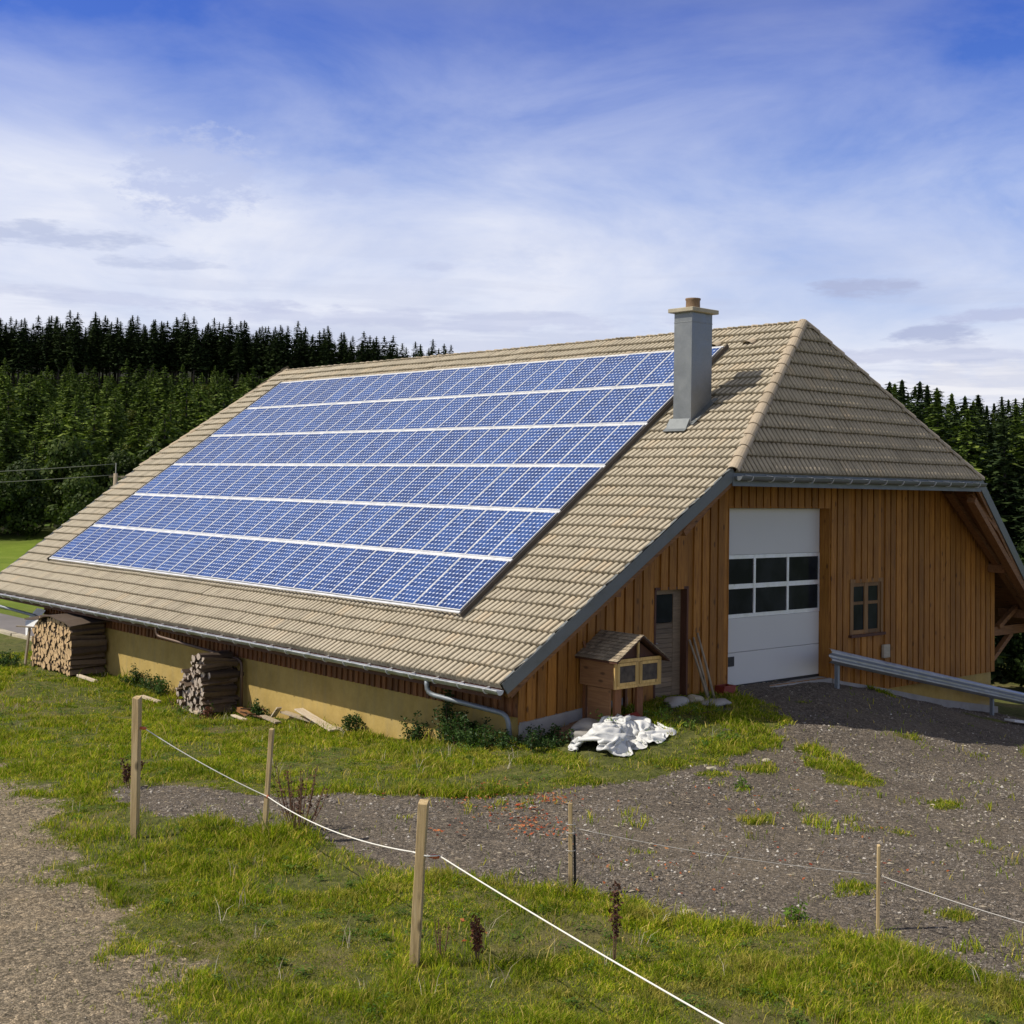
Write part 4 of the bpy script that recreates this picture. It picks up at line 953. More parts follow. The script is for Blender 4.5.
rock(1.75, -.35, (.34, .24, .16), 'rounded rock by the barn corner left of the hutch')
rock(1.35, -.55, (.22, .2, .12), 'small rock in the weeds at the barn corner')
for x, y, s, l in ((1.6,-3.2,.09,'white stone at the edge of the yard below the plastic sheet'),(2.9,-3.3,.08,'pale stone among the tufts in front of the garage'),(-4.35,-7.62,.09,'pale flat stone on the bank beside the yard')):
    rock(x, y, (s, s*.8, s*.4), l, 'capstone')

# rabbit hutch on legs
hut = tag(empty('rabbit_hutch', (2.68, -.25, gz(2.6, -.3))), 'small wooden rabbit hutch with a shingled gable roof and two mesh doors', 'hutch')
hz = gz(2.6, -.3); X0, X1, Y0, Y1, Z0, Z1 = -.62, .60, -.42, .45, -.13-hz, .385-hz; apx = -.01; za = .78-hz
def hb(name, mat, boxes, parent=hut, extra=None):
    mb = MB()
    for b in boxes: mb.box(*b)
    if extra: extra(mb)
    return mb.build(name, mat, parent)
hb('side_panel', M['hutchside'], [(X0, Y0+.03, Z0, X0+.02, Y1, Z1), (X1-.02, Y0+.03, Z0, X1, Y1, Z1), (X0+.02, Y1-.02, Z0, X1-.02, Y1, Z1), (X0+.021, Y0+.031, Z0-.0, X1-.021, Y1-.021, Z0+.02)])
hb('frame', M['hutchwood'], [(X0-.01, Y0, Z0, X0+.04, Y0+.029, Z1), (X1-.04, Y0, Z0, X1+.01, Y0+.029, Z1), (X0+.04, Y0, Z1-.06, X1-.04, Y0+.029, Z1), (X0+.04, Y0, Z0, X1-.04, Y0+.029, Z0+.05), (apx-.025, Y0-.001, Z0+.051, apx+.025, Y0+.028, Z1-.061)])
for a, b in ((X0+.045, apx-.03), (apx+.03, X1-.045)):
    lo, hi = Z0+.055, Z1-.065
    d = hb('mesh_door', M['hutchwood'], [(a, Y0-.015, lo, a+.06, Y0+.01, hi), (b-.06, Y0-.015, lo, b, Y0+.01, hi), (a+.061, Y0-.015, lo, b-.061, Y0+.01, lo+.05), (a+.061, Y0-.015, hi-.05, b-.061, Y0+.01, hi)])
    mb = MB(); mb.box(a+.06, Y0-.003, lo+.05, b-.06, Y0+.003, hi-.05); mb.build('wire_mesh', M['cage'], d)
def gab(mb):
    mb.prism([(X0+.10, Y0+.06, Z1), (X1-.10, Y0+.06, Z1), (apx, Y0+.06, za-.07)], (0, .02, 0))
hb('gable_panel', M['dark_trim'], [], extra=gab)
def kp(mb):
    mb.box(apx-.02, Y0-.002, Z1+.001, apx+.02, Y0+.03, za-.06)
hb('king_post', M['hutchwood'], [], extra=kp)
rf = MB(); pitchL = Vector((apx-(X0-.06), 0, za-(Z1-.02)))
for sgn, xe in ((1, X0-.07), (-1, X1+.13)):
    ze = Z1-.03 if sgn > 0 else Z1-.08
    e0 = Vector((xe, Y0-.10, ze)); a0 = Vector((apx, Y0-.10, za)); dn = Vector((0, 0, -.025)); rf.prism([e0, a0, a0+dn, e0+dn], (0, Y1+.16-Y0, 0))
    L = (a0-e0).length; n_ = (a0-e0).normalized(); up_ = n_.cross(Vector((0, 1, 0))); up_ = up_ if up_.z > 0 else -up_
    nrw = 9
    for i in range(nrw):
        b0 = e0+n_*(L*i/nrw); w_ = .085; yy = Y0-.11-(i % 2)*.04
        while yy < Y1+.05:
            ya, yb = max(yy, Y0-.11), min(yy+w_-.004, Y1+.07)
            if yb > ya:
                q = [Vector((b0.x, ya, b0.z)), Vector((b0.x, yb, b0.z))]; c_ = n_*(L/nrw*1.25)
                q += [q[1]+c_, q[0]+c_]; q = [q[0]+up_*.020, q[1]+up_*.020, q[2]+up_*.004, q[3]+up_*.004]
                rf.prism(q, up_*.006, 1)
            yy += w_
rf.build('roof', [M['dark_trim'], M['oldwood']], hut)
for x, y in ((X0+.06, Y0+.05), (apx+.03, Y0+.05), (X0+.06, Y1-.08), (X1-.08, Y1-.08)): hb('leg', M['siding_side'], [(x, y, -.1, x+.16 if y < 0 else x+.06, y+.06, Z0-.001)])
hb('base_board', M['hutchside'], [(X0-.0, Y0+.12, -.05, X0+.03, Y1-.2, Z0-.01)])
mb = MB(); mb.prism([(2.0, -.72, gz(2.05,-.8)+.03), (2.62, -.92, gz(2.95,-1)+.03), (2.7, -.62, gz(3,-.6)+.14), (2.05, -.48, gz(2.1,-.45)+.13)], (0, 0, .02))
thing_box_label(mb, 'red_board', M['redpaint'], 'red board lying at the foot of the rabbit hutch', 'board')

# crumpled white plastic sheet
def heap(x0, x1, y0, y1, hfun, name, mat, label, cat, N=70):
    xs = np.linspace(0, 1, N); U_, V_ = np.meshgrid(xs, xs)
    X = x0+(x1-x0)*U_; Y = y0+(y1-y0)*V_
    r = hfun(U_, V_); Z = gz(X.ravel(), Y.ravel()).reshape(X.shape)+r
    v = np.stack([X, Y, Z], -1).reshape(-1, 3); i = np.arange(N*N).reshape(N, N)
    f = np.stack([i[:-1, :-1], i[:-1, 1:], i[1:, 1:], i[1:, :-1]], -1).reshape(-1, 4)
    keep = r.ravel()[f].max(1) > -.02
    u_, inv = np.unique(f[keep], return_inverse=True)
    o = fast(name, v[u_], [inv.reshape(-1, 4)], M[mat], smooth=True); return tag(o, label, cat)
def bump_(U_, V_, c, r, h, ang=0):
    dx, dy = U_-c[0], V_-c[1]; a, b = dx*math.cos(ang)+dy*math.sin(ang), -dx*math.sin(ang)+dy*math.cos(ang)
    return h*np.clip(1-(a/r[0])**2-(b/r[1])**2, -1, 1)
def cloth(nu, nv, W0, H0, W1, H1, cx, cy, ang, lumps, steps=260):
    """a sheet pushed together and dropped over a few lumps: position based, so the folds are real folds"""
    rr = np.random.default_rng(4); U_, V_ = np.meshgrid(np.linspace(-.5, .5, nu), np.linspace(-.5, .5, nv), indexing='ij')
    c, s_ = math.cos(ang), math.sin(ang)
    wob = 1+.18*(fbm(U_*3+5, V_*3+5, 301)-.5)
    X = np.stack([U_*W1*wob, V_*H1*wob, .34+.22*(fbm(U_*5+3, V_*5+3, 303, 3)-.5)], -1); P_ = X.copy(); du, dv = W0/(nu-1), H0/(nv-1); dg = math.hypot(du, dv)
    def gh(p):
        h = np.zeros(p.shape[:2])-.0
        for lx, ly, lr, lh in lumps: h = np.maximum(h, lh*np.clip(1-((p[..., 0]-lx)**2+(p[..., 1]-ly)**2)/lr**2, 0, 1)**.7)
        return h
    def con(A, B, L, k=1.):
        d = B-A; l = np.linalg.norm(d, axis=-1, keepdims=True)+1e-9; m = np.where(l > L, 1., k)*(l-L)/l*.5*d; A += m; B -= m
    for st in range(steps):
        v = (X-P_)*.93; P_ = X.copy(); X = X+v; X[..., 2] -= .0016
        if st < 60: X[..., :2] += rr.normal(0, .0012, X[..., :2].shape)
        for it in range(7):
            for o in (0, 1):
                con(X[o:-1:2][:len(X[o+1::2])], X[o+1::2], du); con(X[:, o:-1:2][:, :X[:, o+1::2].shape[1]], X[:, o+1::2], dv)
                A, B = X[o:-1:2, :-1][:len(X[o+1::2])], X[o+1::2, 1:]; con(A, B, dg, .5)
                A, B = X[o:-1:2, 1:][:len(X[o+1::2])], X[o+1::2, :-1]; con(A, B, dg, .5)
            for o in range(4):
                A = X[o:-2:4]; B = X[o+2::4][:len(A)]; con(A[:len(B)], B, du*1.9, .25); A = X[:, o:-2:4]; B = X[:, o+2::4]; n_ = min(A.shape[1], B.shape[1]); con(A[:, :n_], B[:, :n_], dv*1.9, .25)
            h = gh(X)+.006; low = X[..., 2] < h; X[..., 2] = np.where(low, h, X[..., 2])
        low = X[..., 2] < gh(X)+.012; P_[low] = P_[low]*.3+X[low]*.7
    x = cx+X[..., 0]*c-X[..., 1]*s_; y = cy+X[..., 0]*s_+X[..., 1]*c
    z = gz(x.ravel(), y.ravel()).reshape(x.shape)+X[..., 2]+.01
    i = np.arange(nu*nv).reshape(nu, nv); f = np.stack([i[:-1, :-1], i[1:, :-1], i[1:, 1:], i[:-1, 1:]], -1).reshape(-1, 4)
    return np.stack([x, y, z], -1).reshape(-1, 3), f
v, f = cloth(84, 62, 3.5, 2.5, 1.80, 1.05, 1.68, -1.08, .30, [(-.62, -.05, .40, .36), (-.15, .12, .32, .26), (.35, .18, .36, .22), (.72, .0, .28, .12)])
o = tag(fast('plastic_sheet', v, [f], M['whitesheet'], smooth=True), 'crumpled bright white plastic sheet on the grass in front of the hutch', 'plastic sheet')
md = o.modifiers.new('thickness', 'SOLIDIFY'); md.thickness = .006
md = o.modifiers.new('smooth', 'SUBSURF'); md.levels = 1; md.render_levels = 1
def hb2(U_, V_): 
    b = bump_(U_, V_, (.5, .5), (.45, .4), 1.); return np.sqrt(np.maximum(b, 0))*.22*(1-.6*np.abs(fbm(U_*5, V_*5, 91)-.5)*2)-.05+np.where(b < 0, -.3, 0)
heap(2.0, 2.75, -.95, -.2, hb2, 'black_bag', 'black', 'dark plastic bag tucked behind the white sheet', 'bag', 40)
def hb3(U_, V_):
    b = bump_(U_, V_, (.5, .5), (.48, .42), 1.); return np.sqrt(np.maximum(b, 0))*.24*(1-.9*np.abs(fbm(U_*9, V_*9, 95)-.5)*2)-.05+np.where(b < 0, -.3, 0)
heap(.9, 2.3, -.55, .22, hb3, 'brush_heap', 'drystem', 'low brown heap of old brush against the barn footing', 'brush heap', 60)

# ------------------------------------------------------------------ fence posts, rope and wires
def post(x, y, h, w, d, lean, label, wname='post', top=0.):
    z = gz(x, y); mb = MB(); a = Vector((x, y, z-.15)); b = Vector((x+lean[0], y+lean[1], z+h)); n = 6; vs = []
    rt = .72  # turned a little
    for i in range(n+1):
        k = i/n; c = a.lerp(b, k); sw = w/2*(1+random.uniform(-.04, .04)); sd_ = d/2*(1+random.uniform(-.04, .04))
        if i == 0: sw *= .8
        for p, q in ((-1, -1), (1, -1), (1, 1), (-1, 1)):
            vs.append((c.x+p*sw*math.cos(rt)-q*sd_*math.sin(rt), c.y+p*sw*math.sin(rt)+q*sd_*math.cos(rt), c.z+(random.uniform(-.008, .012)+top*p if i == n else 0)))
    fs = [(0, 3, 2, 1), tuple(4*n+k for k in range(4))]+[(i*4+k, i*4+(k+1) % 4, i*4+4+(k+1) % 4, i*4+4+k) for i in range(n) for k in range(4)]
    mb.add(vs, fs)
    root = tag(empty('fence_post', (0, 0, 0)), label, 'fence post', 'wooden fence posts'); mb.build('stake', M['post'], root, bevel=.004)
    return root, (a, b)
def insul(root, p, d=(0.05, -.03, 0)):
    p = Vector(p); mb = MB(); mb.tube([p, p+Vector(d)*.6, p+Vector(d)], [.010, .022, .016], 8); mb.build('insulator', M['orange'], root, smooth=True)
p1, l1 = post(-7.36, -1.26, 1.75, .115, .085, (-.02, .02), 'square wooden post at the left end of the white rope fence', top=.01)
p2, l2 = post(-6.20, -2.39, 1.40, .085, .05, (.07, -.02), 'thin wooden post in the middle of the white rope, leaning right')
p3, l3 = post(-7.50, -7.03, 1.49, .105, .085, (.05, -.03), 'thick nearest wooden post leaning right in front of the gravel yard', top=.012)
p4, l4 = post(-4.74, -6.32, .99, .05, .045, (-.03, .0), 'short round-topped post with wire bands beside the red leaves')
p5, l5 = post(-3.20, -9.15, .83, .05, .03, (.01, 0), 'smallest slat post standing alone at the right of the yard edge')
for l_, ks in ((l4, (.55, .72, .80)),):
    for k in ks:
        c = l_[0].lerp(l_[1], k); mb = MB(); mb.tube([(c.x+.05*math.cos(t_), c.y+.05*math.sin(t_), c.z) for t_ in np.linspace(0, 6.28, 11)], .005, 5); mb.build('wire_band', M['wire'], p4)
mb = MB(); c = l4[0]; mb.tube([(c.x+.055, c.y-.02, c.z), (l4[1].x+.05, l4[1].y-.02, l4[1].z-.35)], .014, 6); mb.build('dark_rod', M['black'], p4)
at = lambda l_, k: l_[0].lerp(l_[1], k)
q1 = at(l1, .80)+Vector((.07, -.05, 0)); q2 = at(l2, .47)+Vector((-.02, -.05, 0)); q3 = at(l3, .72)+Vector((-.05, .05, 0)); q3b = at(l3, .70)+Vector((.14, -.10, 0))
insul(p1, q1-Vector((.05, -.03, 0)), (.08, -.05, -.01)); insul(p3, at(l3, .70)+Vector((.05, -.04, 0)), (.09, -.06, -.01)); insul(p2, q2+Vector((0, .02, 0)), (0, -.03, 0))
def sag(a, b, s, n=14): return [a.lerp(b, k/n)-Vector((0, 0, 4*s*(k/n)*(1-k/n))) for k in range(n+1)]
endp = Vector((-8.77, -12.72, .10))
mb = MB(); mb.tube(sag(q1, q2, .04)[:-1]+sag(q2, q3, .10), .0068, 6); mb.tube([q3, at(l3, .71)+Vector((.0, -.085, 0)), q3b], .008, 6); mb.tube(sag(q3b, endp, .03), .0068, 6)
tag(mb.build('rope', M['rope'], smooth=True), 'white electric fence rope sagging between the wooden posts', 'rope')
w4 = at(l4, .76)+Vector((.03, -.02, 0)); w5 = at(l5, .70)
mb = MB(); mb.tube(sag(w4, w5, .05), .0035, 5); mb.tube(sag(w5, Vector((-2.92, -11.42, -.60)), .04), .0055, 5)
tag(mb.build('fence_wire', M['wire'], smooth=True), 'thin grey wire strung from the banded post across the gravel yard', 'wire')

# ------------------------------------------------------------------ crash barriers
def barrier(pts, posts, label, up=.62, side=-1):
    root = tag(empty('crash_barrier', pts[0]), label, 'crash barrier'); o0 = Vector(pts[0])
    prof = [(0, -.155), (.035, -.14), (.08, -.095), (.08, -.065), (0, -.02), (0, .02), (.08, .065), (.08, .095), (.035, .14), (0, .155)]
    mb = MB(); vs = []; n = len(prof)
    P_ = [Vector(p)-o0 for p in pts]; d = (P_[-1]-P_[0]); nn = Vector((d.y, -d.x, 0)).normalized()
    for off in (0, -.006):
        for p in P_:
            for a, b in prof: vs.append(p+nn*(a+off)+Vector((0, 0, b)))
    m = len(P_)*n; fs = []
    for i in range(len(P_)-1):
        for k in range(n-1):
            a = i*n+k; fs.append((a, a+1, a+n+1, a+n)); fs.append((m+a, m+a+n, m+a+n+1, m+a+1))
    for k in (0, n-1): fs += [(i*n+k, (i+1)*n+k, m+(i+1)*n+k, m+i*n+k) for i in range(len(P_)-1)]
    mb.add(vs, fs); mb.build('rail', M['galv'], root)
    for p in posts:
        q = Vector(p)-o0; zt = q.z; zb = gz(p[0], p[1])-.3-o0.z
        pm = MB(); pm.box(q.x-.035, q.y+.005, zb, q.x-.028, q.y+.09, zt+.1); pm.box(q.x-.028, q.y+.005, zb, q.x+.04, q.y+.012, zt+.1); pm.box(q.x-.028, q.y+.083, zb, q.x+.04, q.y+.09, zt+.1)
        pm.build('post', M['zinc'], root)
        bm_ = MB(); bm_.tube([q+nn*.01, q+nn*.03], .02, 6); bm_.build('bolt', M['zinc'], root)
    return root
def rz(x): return -.12-(x-9.4)*.197
pts = [(9.30, -.22, rz(9.25))]+[(x, -.30-.0*(x-9.4), rz(x)) for x in (9.5, 11, 13, 15, 17, 19, 21, 24)]
barrier(pts, [(9.62, -.26, rz(9.62)), (16.45, -.26, rz(16.45)), (20.4, -.26, rz(20.4)), (23.6, -.26, rz(23.6))], 'long galvanised crash barrier sloping down beside the gable wall')
barrier([(8.9, y, gz(8.9, y)+.72) for y in (26, 32, 38, 44, 52, 60)], [(8.94, y, gz(8.94, y)+.72) for y in (27, 33, 39, 45, 51, 57)], 'pale crash barrier beside the road beyond the far end of the barn')
# road beyond the barn with pale kerb slabs
ys = np.linspace(24, 130, 60); rd = MB()
cxr = lambda y: 7.05+.0*y
vs = []
for y in ys:
    for x in (-1.25, 0, 1.25): vs.append((cxr(y)+x, y, gz(cxr(y)+x, y)+.045))
rd.add(vs, [(i*3+k, i*3+k+1, i*3+4+k, i*3+3+k) for i in range(len(ys)-1) for k in range(2)])
M['asphalt'] = m_plain('old_asphalt', (.17, .155, .15), .9, 0, .2, 3, .2)
tag(rd.build('road', M['asphalt'], smooth=True), kind='structure')
for k in range(9):
    y = 28+1.75*k; mb = MB(); mb.beam((5.72, y, gz(5.72, y)+.05), (5.72, y+1.62, gz(5.72, y+1.62)+.05), .30, .12, 0)
    tag(mb.build('kerb_slab', M['capstone'], bevel=.01), 'pale kerb slab edging the road beyond the woodpile', 'kerb slab', 'kerb slabs along the far road')
mb = MB(); mb.tube([(-1.2, 17.3, gz(-1.2,17.3)-.1), (-1.2, 17.3, gz(-1.2,17.3)+.9)], .04, 6)

# ------------------------------------------------------------------ power line
def power_pole(x, y, top, label):
    z = gz(x, y); root = tag(empty('power_pole', (x, y, z)), label, 'power pole'); h = top-z
    mb = MB(); mb.tube([(0, 0, -.5), (0, 0, h)], [.16, .11], 10); mb.build('pole', M['oldwood'], root, smooth=True)
    dr = Vector((FX, FY, 0)); rt = Vector((FY, -FX, 0))
    mb = MB(); mb.beam(rt*-.35+Vector((0, 0, h-.18)), rt*.55+Vector((0, 0, h-.18)), .08, .10); mb.build('crossarm', M['oldwood'], root)
    mb = MB(); mb.tube([(0, 0, h), (0, 0, h+.55)], .03, 6); mb.build('top_pin', M['wire'], root)
    return Vector((x, y, top))
pa = power_pole(16.5, 48.8, 3.65, 'wooden power pole rising behind the far edge of the roof')
pb = power_pole(-5.0, 62.0, 2.5, 'wooden power pole standing in the meadow to the left')
for dz, l in ((.5, 'upper overhead wire crossing the trees at the left'), (-.08, 'lower overhead wire crossing the trees at the left')):
    mb = MB(); mb.tube(sag(pa+Vector((0, 0, dz)), pb+Vector((0, 0, dz*.9)), .35, 20), .022, 5)
    tag(mb.build('power_wire', M['powerwire'], smooth=True), l, 'wire', 'overhead wires')
# heap under a tarp at the far meadow edge
def hb4(U_, V_):
    b = bump_(U_, V_, (.5, .5), (.45, .4), 1.); return np.sqrt(np.maximum(b, 0))*1.1*(1-.5*np.abs(fbm(U_*4, V_*4, 99)-.5)*2)-.1+np.where(b < 0, -.6, 0)
M['bluetarp'] = m_plain('pale_blue_tarp', (.20, .24, .32), .6, 0, .3, 3, .2)
heap(31.2, 33.2, 84.5, 86.5, hb4, 'covered_heap', 'bluetarp', 'small heap under a pale blue tarp at the edge of the far trees', 'covered heap', 30)

# ------------------------------------------------------------------ small plants
def leafy(name, x, y, h, r, n, ls, mat, label, cat, seed, shape='bush', group=None, stems=4):
    rr = np.random.default_rng(seed); root = tag(empty(name, (x, y, gz(x, y)-.02)), label, cat, group)
    c = np.empty((n, 3))
    if shape == 'bush':
        th = rr.uniform(0, 6.28, n); q = rr.random(n)**.6*r; c[:, 2] = rr.random(n)**.8*h; q *= np.clip(1.25-c[:, 2]/h, .2, 1); c[:, 0] = np.cos(th)*q; c[:, 1] = np.sin(th)*q
    else:
        k = rr.integers(0, stems, n); bx = rr.uniform(-r, r, stems); by = rr.uniform(-r, r, stems); hh_ = h*(rr.uniform(.65, 1, stems) if shape == 'stem' else rr.uniform(.35, 1, stems)); t_ = rr.uniform(.35, 1, n)
        c[:, 2] = t_*hh_[k]; c[:, 0] = bx[k]*(.4+.9*t_)+rr.normal(0, .02, n); c[:, 1] = by[k]*(.4+.9*t_)+rr.normal(0, .02, n)
    if shape == 'loose':
        k = rr.integers(0, stems, n); t_ = rr.uniform(.12, 1, n)**.8; c[:, 2] = t_*hh_[k]; sp_ = .10*(1-.5*t_)
        c[:, 0] = bx[k]*(.5+.8*t_)+rr.normal(0, 1, n)*sp_*.8; c[:, 1] = by[k]*(.5+.8*t_)+rr.normal(0, 1, n)*sp_*.8; c[:, 2] += rr.normal(0, .03, n)
    a = rr.normal(size=(n, 3)); a[:, 2] *= .6; a /= np.linalg.norm(a, axis=1)[:, None]; b = np.cross(a, rr.normal(size=(n, 3))); b /= np.linalg.norm(b, axis=1)[:, None]
    s = ls*rr.uniform(.6, 1.3, n)[:, None]
    v = np.stack([c-a*s, c+b*s*.5, c+a*s, c-b*s*.5], 1).reshape(-1, 3)
    fast('leaves', v, [(np.arange(n)*4)[:, None]+np.arange(4)], M[mat], root)
    mb = MB()
    for i in range(stems):
        if shape == 'bush': e = Vector((rr.uniform(-r, r)*.5, rr.uniform(-r, r)*.5, h*rr.uniform(.6, .95)))
        else: e = Vector((bx[i]*1.3, by[i]*1.3, hh_[i]))
        mb.tube([(e.x*.3, e.y*.3, 0), (e.x*.7, e.y*.7, e.z*.5), e], [.008, .006, .003], 5)
    mb.build('stem', M['drystem'], root)
    return root
sh = [(.42,2.95,.62,.16,'small dark shrub against the yellow wall, left of the tall one'),(.36,1.95,1.05,.20,'tallest dark shrub against the yellow wall'),(.30,1.55,.62,.26,'bushy dark shrub right of the tallest one'),(.28,1.15,.55,.26,'dark shrub below the drainpipe elbow'),
      (.15,.75,.50,.26,'low shrub beside the barn corner'),(.30,.30,.36,.25,'dark clump right at the barn corner'),(.45,-.25,.36,.30,'dark weeds in front of the concrete footing'),(.75,-.35,.34,.26,'dark weeds between the footing and the plastic sheet'),(.45,4.9,.45,.14,'small dark shrub at the foot of the wall by the long plank'),
      (.45,14.3,.55,.30,'low green shrub right of the large woodpile'),(.45,12.9,.62,.32,'green shrub at the wall between the two woodpiles'),(.40,8.35,.45,.22,'green weeds behind the scrap heap'),(-.75,19.1,.5,.3,'pale shrub left of the large woodpile'),(.5,13.6,.4,.25,'low weeds between the two woodpile shrubs')]
for i, (x, y, h, r, l) in enumerate(sh): leafy('shrub', x, y, h*1.05, r, int(420+900*h*r/.1*.4), .030, 'shrub', l, 'shrub', 100+i, 'loose', 'shrubs along the barn wall', 9)
wd_ = [(1.95,-.62,.36,.26,'fresh green weeds beside the red board of the hutch'),(-.15,.55,.28,.22,'bright weeds in front of the barn corner'),(3.3,-1.2,.16,.35,'bright trampled weeds right of the plastic sheet'),(2.9,-2.1,.14,.35,'bright weeds at the edge of the gravel yard'),(1.15,-4.15,.12,.12,'small weed growing in the gravel below the plastic sheet'),
       (-3.62,-8.45,.20,.06,'leafy weed at the lower edge of the yard'),(-7.25,-9.3,.14,.12,'bright weed by the rope at the bottom of the picture'),(-.6,10.2,.22,.25,'weeds in front of the small woodpile'),(-.1,9.4,.30,.16,'weeds by the foot of the drainpipe'),(3.95,-.7,.25,.45,'shaded weeds in front of the side door'),(3.2,-.85,.25,.3,'shaded weeds under the hutch corner')]
for i, (x, y, h, r, l) in enumerate(wd_): leafy('weed', x, y, h, r, int(90+420*r), .026, 'weed', l, 'weed', 200+i, 'loose', group='fresh weeds in the grass')
leafy('dry_dock', -6.95, -7.3, .50, .07, 420, .019, 'dock', 'dark brown seed head standing right of the thick nearest post', 'dry plant', 301, 'stem', stems=3)
leafy('dry_dock', -7.15, -7.0, .42, .08, 50, .012, 'dock', 'bare brown stems close to the thick nearest post', 'dry plant', 302, 'stem', stems=4)
leafy('dry_dock', -6.03, -8.15, .85, .06, 170, .024, 'dock', 'tall reddish dock stem by the rope at the lower right', 'dry plant', 303, 'stem', stems=2)
leafy('dry_bush', -5.55, -2.2, .85, .26, 420, .020, 'dock', 'bare reddish-brown bush behind the thin middle post', 'dry plant', 304, 'stem', stems=22)
leafy('dry_dock', -5.95, 1.7, .40, .22, 420, .026, 'dock', 'dark red dead plant right of the left fence post', 'dry plant', 305, 'stem', stems=7)
leafy('dry_dock', -.45, 9.0, .30, .22, 200, .03, 'dock', 'brown wilted plant near the small woodpile', 'dry plant', 306, 'bush', stems=7)
leafy('dry_dock', -.25, 10.75, .40, .25, 160, .02, 'dock', 'dry brown twigs left of the small woodpile', 'dry plant', 307, 'stem', stems=9)
# ------------------------------------------------------------------ trees
def quads(c, a, b): 
    n = len(c); return np.stack([c-a-b, c+a-b, c+a+b, c-a+b], 1).reshape(-1, 3), (np.arange(n)*4)[:, None]+np.arange(4)
def spruce_crown(seed, z0, H, rad, nw, nb, mat, spread=.5, droop=.35):
    """layered drooping boughs, each a fan of narrow needle sprays"""
    rr = np.random.default_rng(seed); V_ = []; 
    zs = z0+(H-z0)*((np.arange(nw)+rr.uniform(-.4, .4, nw))/nw).clip(0, 1)**.82
    for z in zs:
        k = (H-z)/(H-z0); R_ = rad*np.clip(k, .0, 1)**.62*rr.uniform(.75, 1.15)+.06
        if k > .8: R_ *= 1-.5*(k-.8)/.2*rr.random()
        m = max(4, int(nb*(.45+.55*k))); th0 = rr.uniform(0, 6.28)
        for j in range(m):
            th = th0+6.283*j/m+rr.uniform(-.25, .25); L = R_*rr.uniform(.55, 1.12); d = np.array([np.cos(th), np.sin(th), 0]); s = np.array([-d[1], d[0], 0])
            for q in np.linspace(.25, 1, 4):
                c = d*L*q+np.array([0, 0, z-droop*L*q*q+.12*L*q]); w = L*(.34*(1.15-q)+.07)
                ang = rr.uniform(-.5, .5); tl = rr.uniform(-.5, .2); ss = s*np.cos(ang)+np.array([0, 0, np.sin(ang)]); dd = d*np.cos(tl)+np.array([0, 0, np.sin(tl)])
                a_ = dd*L*.17; b_ = ss*w*rr.uniform(.7, 1.2)
                V_ += [c-a_-b_*.6, c+a_*.3-b_, c+a_*1.5, c+a_*.3+b_]
                hang = np.array([0, 0, -L*.14*rr.uniform(.5, 1.3)])
                V_ += [c-b_*.9, c+b_*.9, c+b_*.5+hang+a_*.4, c-b_*.5+hang*1.3]
    for z in np.arange(H*.90, H*.985, .10):   # leader shoot
        for th in (0.3, 1.9, 3.6, 5.1):
            d = np.array([np.cos(th), np.sin(th), 0])*(.10+.9*(H-z)/H*1.6); V_ += [np.array([0, 0, z-.1]), np.array([0, 0, z+.02])+d*.8, np.array([0, 0, z+.22]), np.array([0, 0, z+.12])-d*.3]
    V_ = np.array(V_); return V_, (np.arange(len(V_)//4)*4)[:, None]+np.arange(4)
def make_spruce(name, seed, H, z0, rad, nw, nb, mat, trunk_r):
    root = empty(name); v, f = spruce_crown(seed, z0, H, rad, nw, nb, mat)
    fast('crown', v, [f], M[mat], root)
    mb = MB(); mb.tube([(0, 0, -1), (.05, 0, H*.5), (0, 0, H*.86)], [trunk_r, trunk_r*.7, .03], 7)
    rr = random.Random(seed)
    for k in range(7):
        z = rr.uniform(H*.15, max(z0, H*.3)); t_ = rr.uniform(0, 6.28); mb.tube([(0, 0, z), (.8*math.cos(t_), .8*math.sin(t_), z-.15)], [.03, .01], 4)
    mb.build('trunk', M['bark'], root, smooth=True); return root
def make_broad(name, seed, H, rad, n, mat, nl=16):
    rr = np.random.default_rng(seed); root = empty(name); cs_ = []
    for _ in range(nl):
        th = rr.uniform(0, 6.28); k = rr.uniform(.18, .92); q = rad*np.sin(np.pi*min(k*1.05+.08, 1))*rr.uniform(.25, .85)
        cs_.append((q*np.cos(th), q*np.sin(th), H*k, rad*rr.uniform(.25, .48)))
    cs_.append((0, 0, H*.78, rad*.45)); C_ = np.array(cs_); idx_ = rr.integers(0, len(C_), n)
    d = rr.normal(size=(n, 3)); d /= np.linalg.norm(d, axis=1)[:, None]; q = C_[idx_, 3]*rr.uniform(.55, 1.05, n)**.5
    lf = .034*(10000/n)**.45
    c = C_[idx_, :3]+d*q[:, None]*np.array([1, 1, .8]); s = rad*lf*rr.uniform(.6, 1.4, n)[:, None]
    a = rr.normal(size=(n, 3)); a /= np.linalg.norm(a, axis=1)[:, None]; b = np.cross(a, d); b /= np.linalg.norm(b, axis=1)[:, None]+1e-6
    v, f = quads(c, a*s, b*s*.8); fast('crown', v, [f], M[mat], root)
    mb = MB(); mb.tube([(0, 0, -.6), (0, 0, H*.35), (.1, 0, H*.75)], [rad*.07, rad*.05, .03], 8)
    for x, y, z, _ in cs_[:7]: mb.tube([(0, 0, H*.25), (x*.6, y*.6, z*.75), (x, y, z)], [rad*.03, rad*.02, .02], 5)
    mb.build('trunk', M['bark'], root, smooth=True); return root
def wpos(D, u): # depth and tangent to world
    U_ = D*u; return CX+D*FX+U_*FY, CY+D*FY-U_*FX
